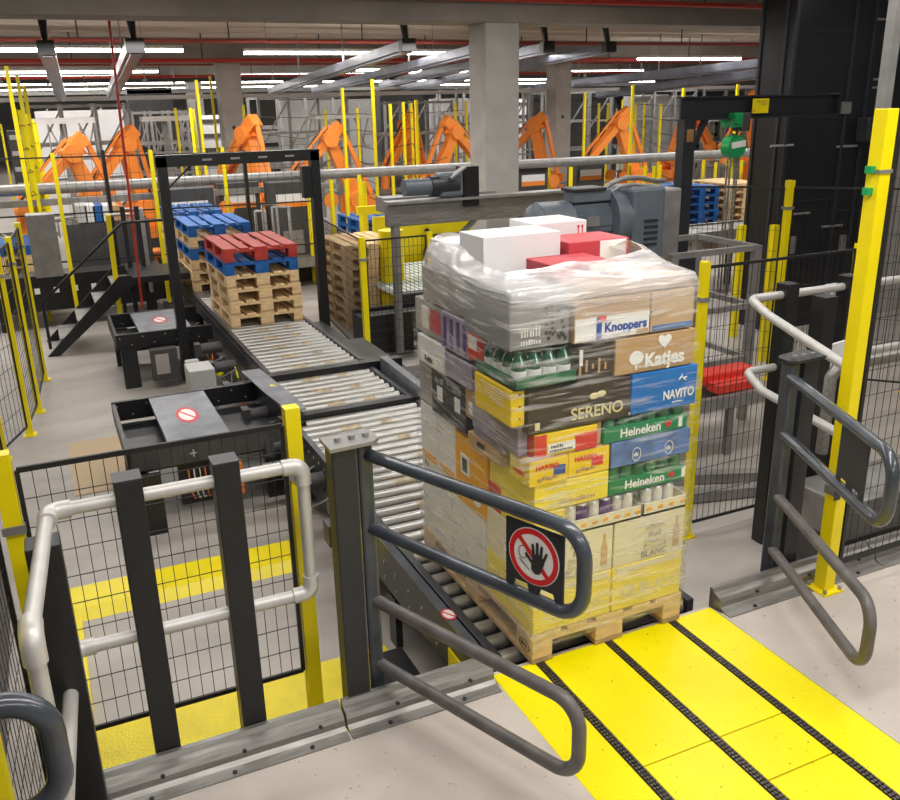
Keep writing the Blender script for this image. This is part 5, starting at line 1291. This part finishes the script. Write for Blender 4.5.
# racking frame right of the load
o = thing('steel_rack', 'grey open steel frame behind the right mesh fence', 'rack', (3.6, 3.2, FL))
P1 = atY(757, 245, 3.2); P0 = atY(705, 262, 3.2); x1 = P1.x; x0 = P0.x-.35; zt = P1.z
for x in (x0, x1):
    for y in (3.2, 4.0): MB().bar((x, y, FL), (x, y, zt), .07).build('upright', 'steel_dull', o)
b = MB()
for z in (zt-.02, zt-.55, zt-1.05):
    b.bar((x0, 3.2, z), (x1, 3.2, z), .05); b.bar((x0, 4.0, z), (x1, 4.0, z), .05); b.bar((x1, 3.2, z), (x1, 4.0, z), .05)
b.each('crossbar', 'steel_dull', o)
p = atZ(725, 398, .1); o = thing('pallet_truck', 'red pallet lifting device low behind the right fence', 'lifting device', (3.9, 3.1, FL))
MB().box(3.2, 3.85, 2.75, 2.95, -.02, .09).build('body', 'carton_red', o, bevel=.02); MB().box(3.3, 3.7, 2.6, 2.75, -.04, .03).build('bumper', 'carton_red', o)
o = thing('lift_table', 'low grey conveyor table under the red device', 'conveyor', (3.4, 2.7, FL))
MB().box(2.6, 3.9, 2.55, 2.60, -.16, -.05).build('side_frame', 'galv', o); MB().box(2.6, 3.9, 3.05, 3.1, -.16, -.05).build('side_frame', 'galv', o)
MB().box(2.6, 3.9, 2.6, 3.05, -.14, -.10).build('deck', 'dark_cab', o)
for x in (2.75, 3.4): MB().box(x, x+.05, 2.56, 2.61, FL, -.16).build('leg', 'steel_dull', o)
for k, (a, b) in enumerate((((2.4, 2.0), (3.2, 1.8)), ((2.5, 2.35), (3.6, 1.9)))):
    o = MB().bar((*a, FL+.05), (*b, FL+.05), .1, .08).build('floor_rail', 'steel_dull'); tag(o, ('nearer', 'further')[k]+' grey rail lying on the floor behind the right fence', 'rail')
for (px, py, Yp, lb) in ((775, 225, 4.6, 'yellow post behind the right fence beside the hoist chain'), (742, 225, 5.6, 'yellow post in front of the left edge of the tower')):
    p = atY(px, py, Yp); tag(MB().box(p.x-.04, p.x+.04, Yp-.04, Yp+.04, FL, p.z).build('fence_post', 'yellow'), lb, 'post')

# dark machinery beyond the left fence
o = thing('machine_housing', 'black machine housing beyond the far left aisle fence', 'machine', (-3.5, 6, FL))
MB().box(-4.4, -2.75, 3.2, 9.2, FL, .75).build('body', 'black', o, bevel=.02); MB().box(-4.2, -3.0, 4, 8, .75, 1.1).build('hood', 'dark_cab', o, bevel=.02)
o = thing('machine_housing', 'black machine housing beyond the nearer left edge fence', 'machine', (-3.1, .6, FL))
MB().box(-3.9, -2.2, -.6, 2.6, FL, .5).build('body', 'black', o, bevel=.02); MB().box(-3.8, -2.6, -.3, 2.2, .5, .8).build('hood', 'dark_cab', o, bevel=.02)
# long pale trunking and cable ladders under the rear ceiling
for (y, z, m_, lb) in ((19.4, 2.55, 'white_film', 'pale trunking running across above the robots, nearer one'), (24.0, 2.75, 'galv', 'grey cable ladder across the back of the hall'), (31.6, 2.7, 'white_film', 'pale trunking across the far back of the hall'), (20.4, 2.95, 'dark_cab', 'dark cable tray across above the robots')):
    tag(MB().box(-9, 30, y, y+.25, z, z+.09).build('cable_trunking', m_), lb, 'trunking')
# dense far background machinery, one rack after another
rnd = random.Random(21)
wh = ['beside the far left wall', 'left of the left robots', 'behind the left robots', 'right of the left robots', 'left of the left column', 'right of the left column', 'above the portal lintel', 'behind the robot left of centre', 'left of the big column', 'behind the big column', 'right of the big column', 'behind the second column', 'right of the second column', 'behind the right robots', 'left of the crane post', 'behind the crane hoist']
for i in range(16):
    px = 8+i*48; Yr = 26.6+1.1*(i % 3)
    if px > 480: px += 10
    p = atY(px, 140, Yr); h = 2.3+.8*rnd.random(); w_ = 1.0+.6*rnd.random()
    o = thing('storage_tower', '%s far storage machine %s' % (('dark', 'pale', 'grey')[i % 3], wh[i]), 'machine', (p.x, Yr, FL), 'far storage machines')
    MB().box(p.x, p.x+w_, Yr, Yr+.8, FL, FL+h).build('body', ('dark_cab', 'white_film', 'steel_dull')[i % 3], o)
    b = MB()
    for k in range(4): b.box(p.x+.05, p.x+w_-.05, Yr-.03, Yr, FL+h-.25-.45*k, FL+h-.12-.45*k)
    b.each('panel', ('cab_grey', 'dark_cab', 'black')[i % 3], o)
    b = MB()
    for k in (-.12, w_+.12): b.bar((p.x+k, Yr-.1, FL), (p.x+k, Yr-.1, FL+h+.2), .06)
    b.each('upright', 'galv' if i % 2 else 'yellow', o)

o = thing('drive_housing', 'black drive housing along the right flank of the pallet conveyor', 'housing', (1.2, 6, FL))
MB().box(.96, 1.15, 4.8, 6.9, FL, -.05).build('cover', 'black', o, bevel=.01); MB().box(1.16, 1.5, 4.85, 6.5, FL, -.2).build('base', 'dark_cab', o, bevel=.01)
o = thing('chain_conveyor', 'low black chain conveyor behind the mesh fence corner', 'conveyor', (2.6, 7.2, FL))
MB().box(1.72, 3.9, 7.02, 7.08, FL, -.1).build('side_frame', 'black', o); MB().box(1.72, 3.9, 7.44, 7.52, FL, -.1).build('side_frame', 'black', o); MB().box(1.72, 3.9, 7.06, 7.44, FL+.1, -.14).build('deck', 'dark_cab', o)
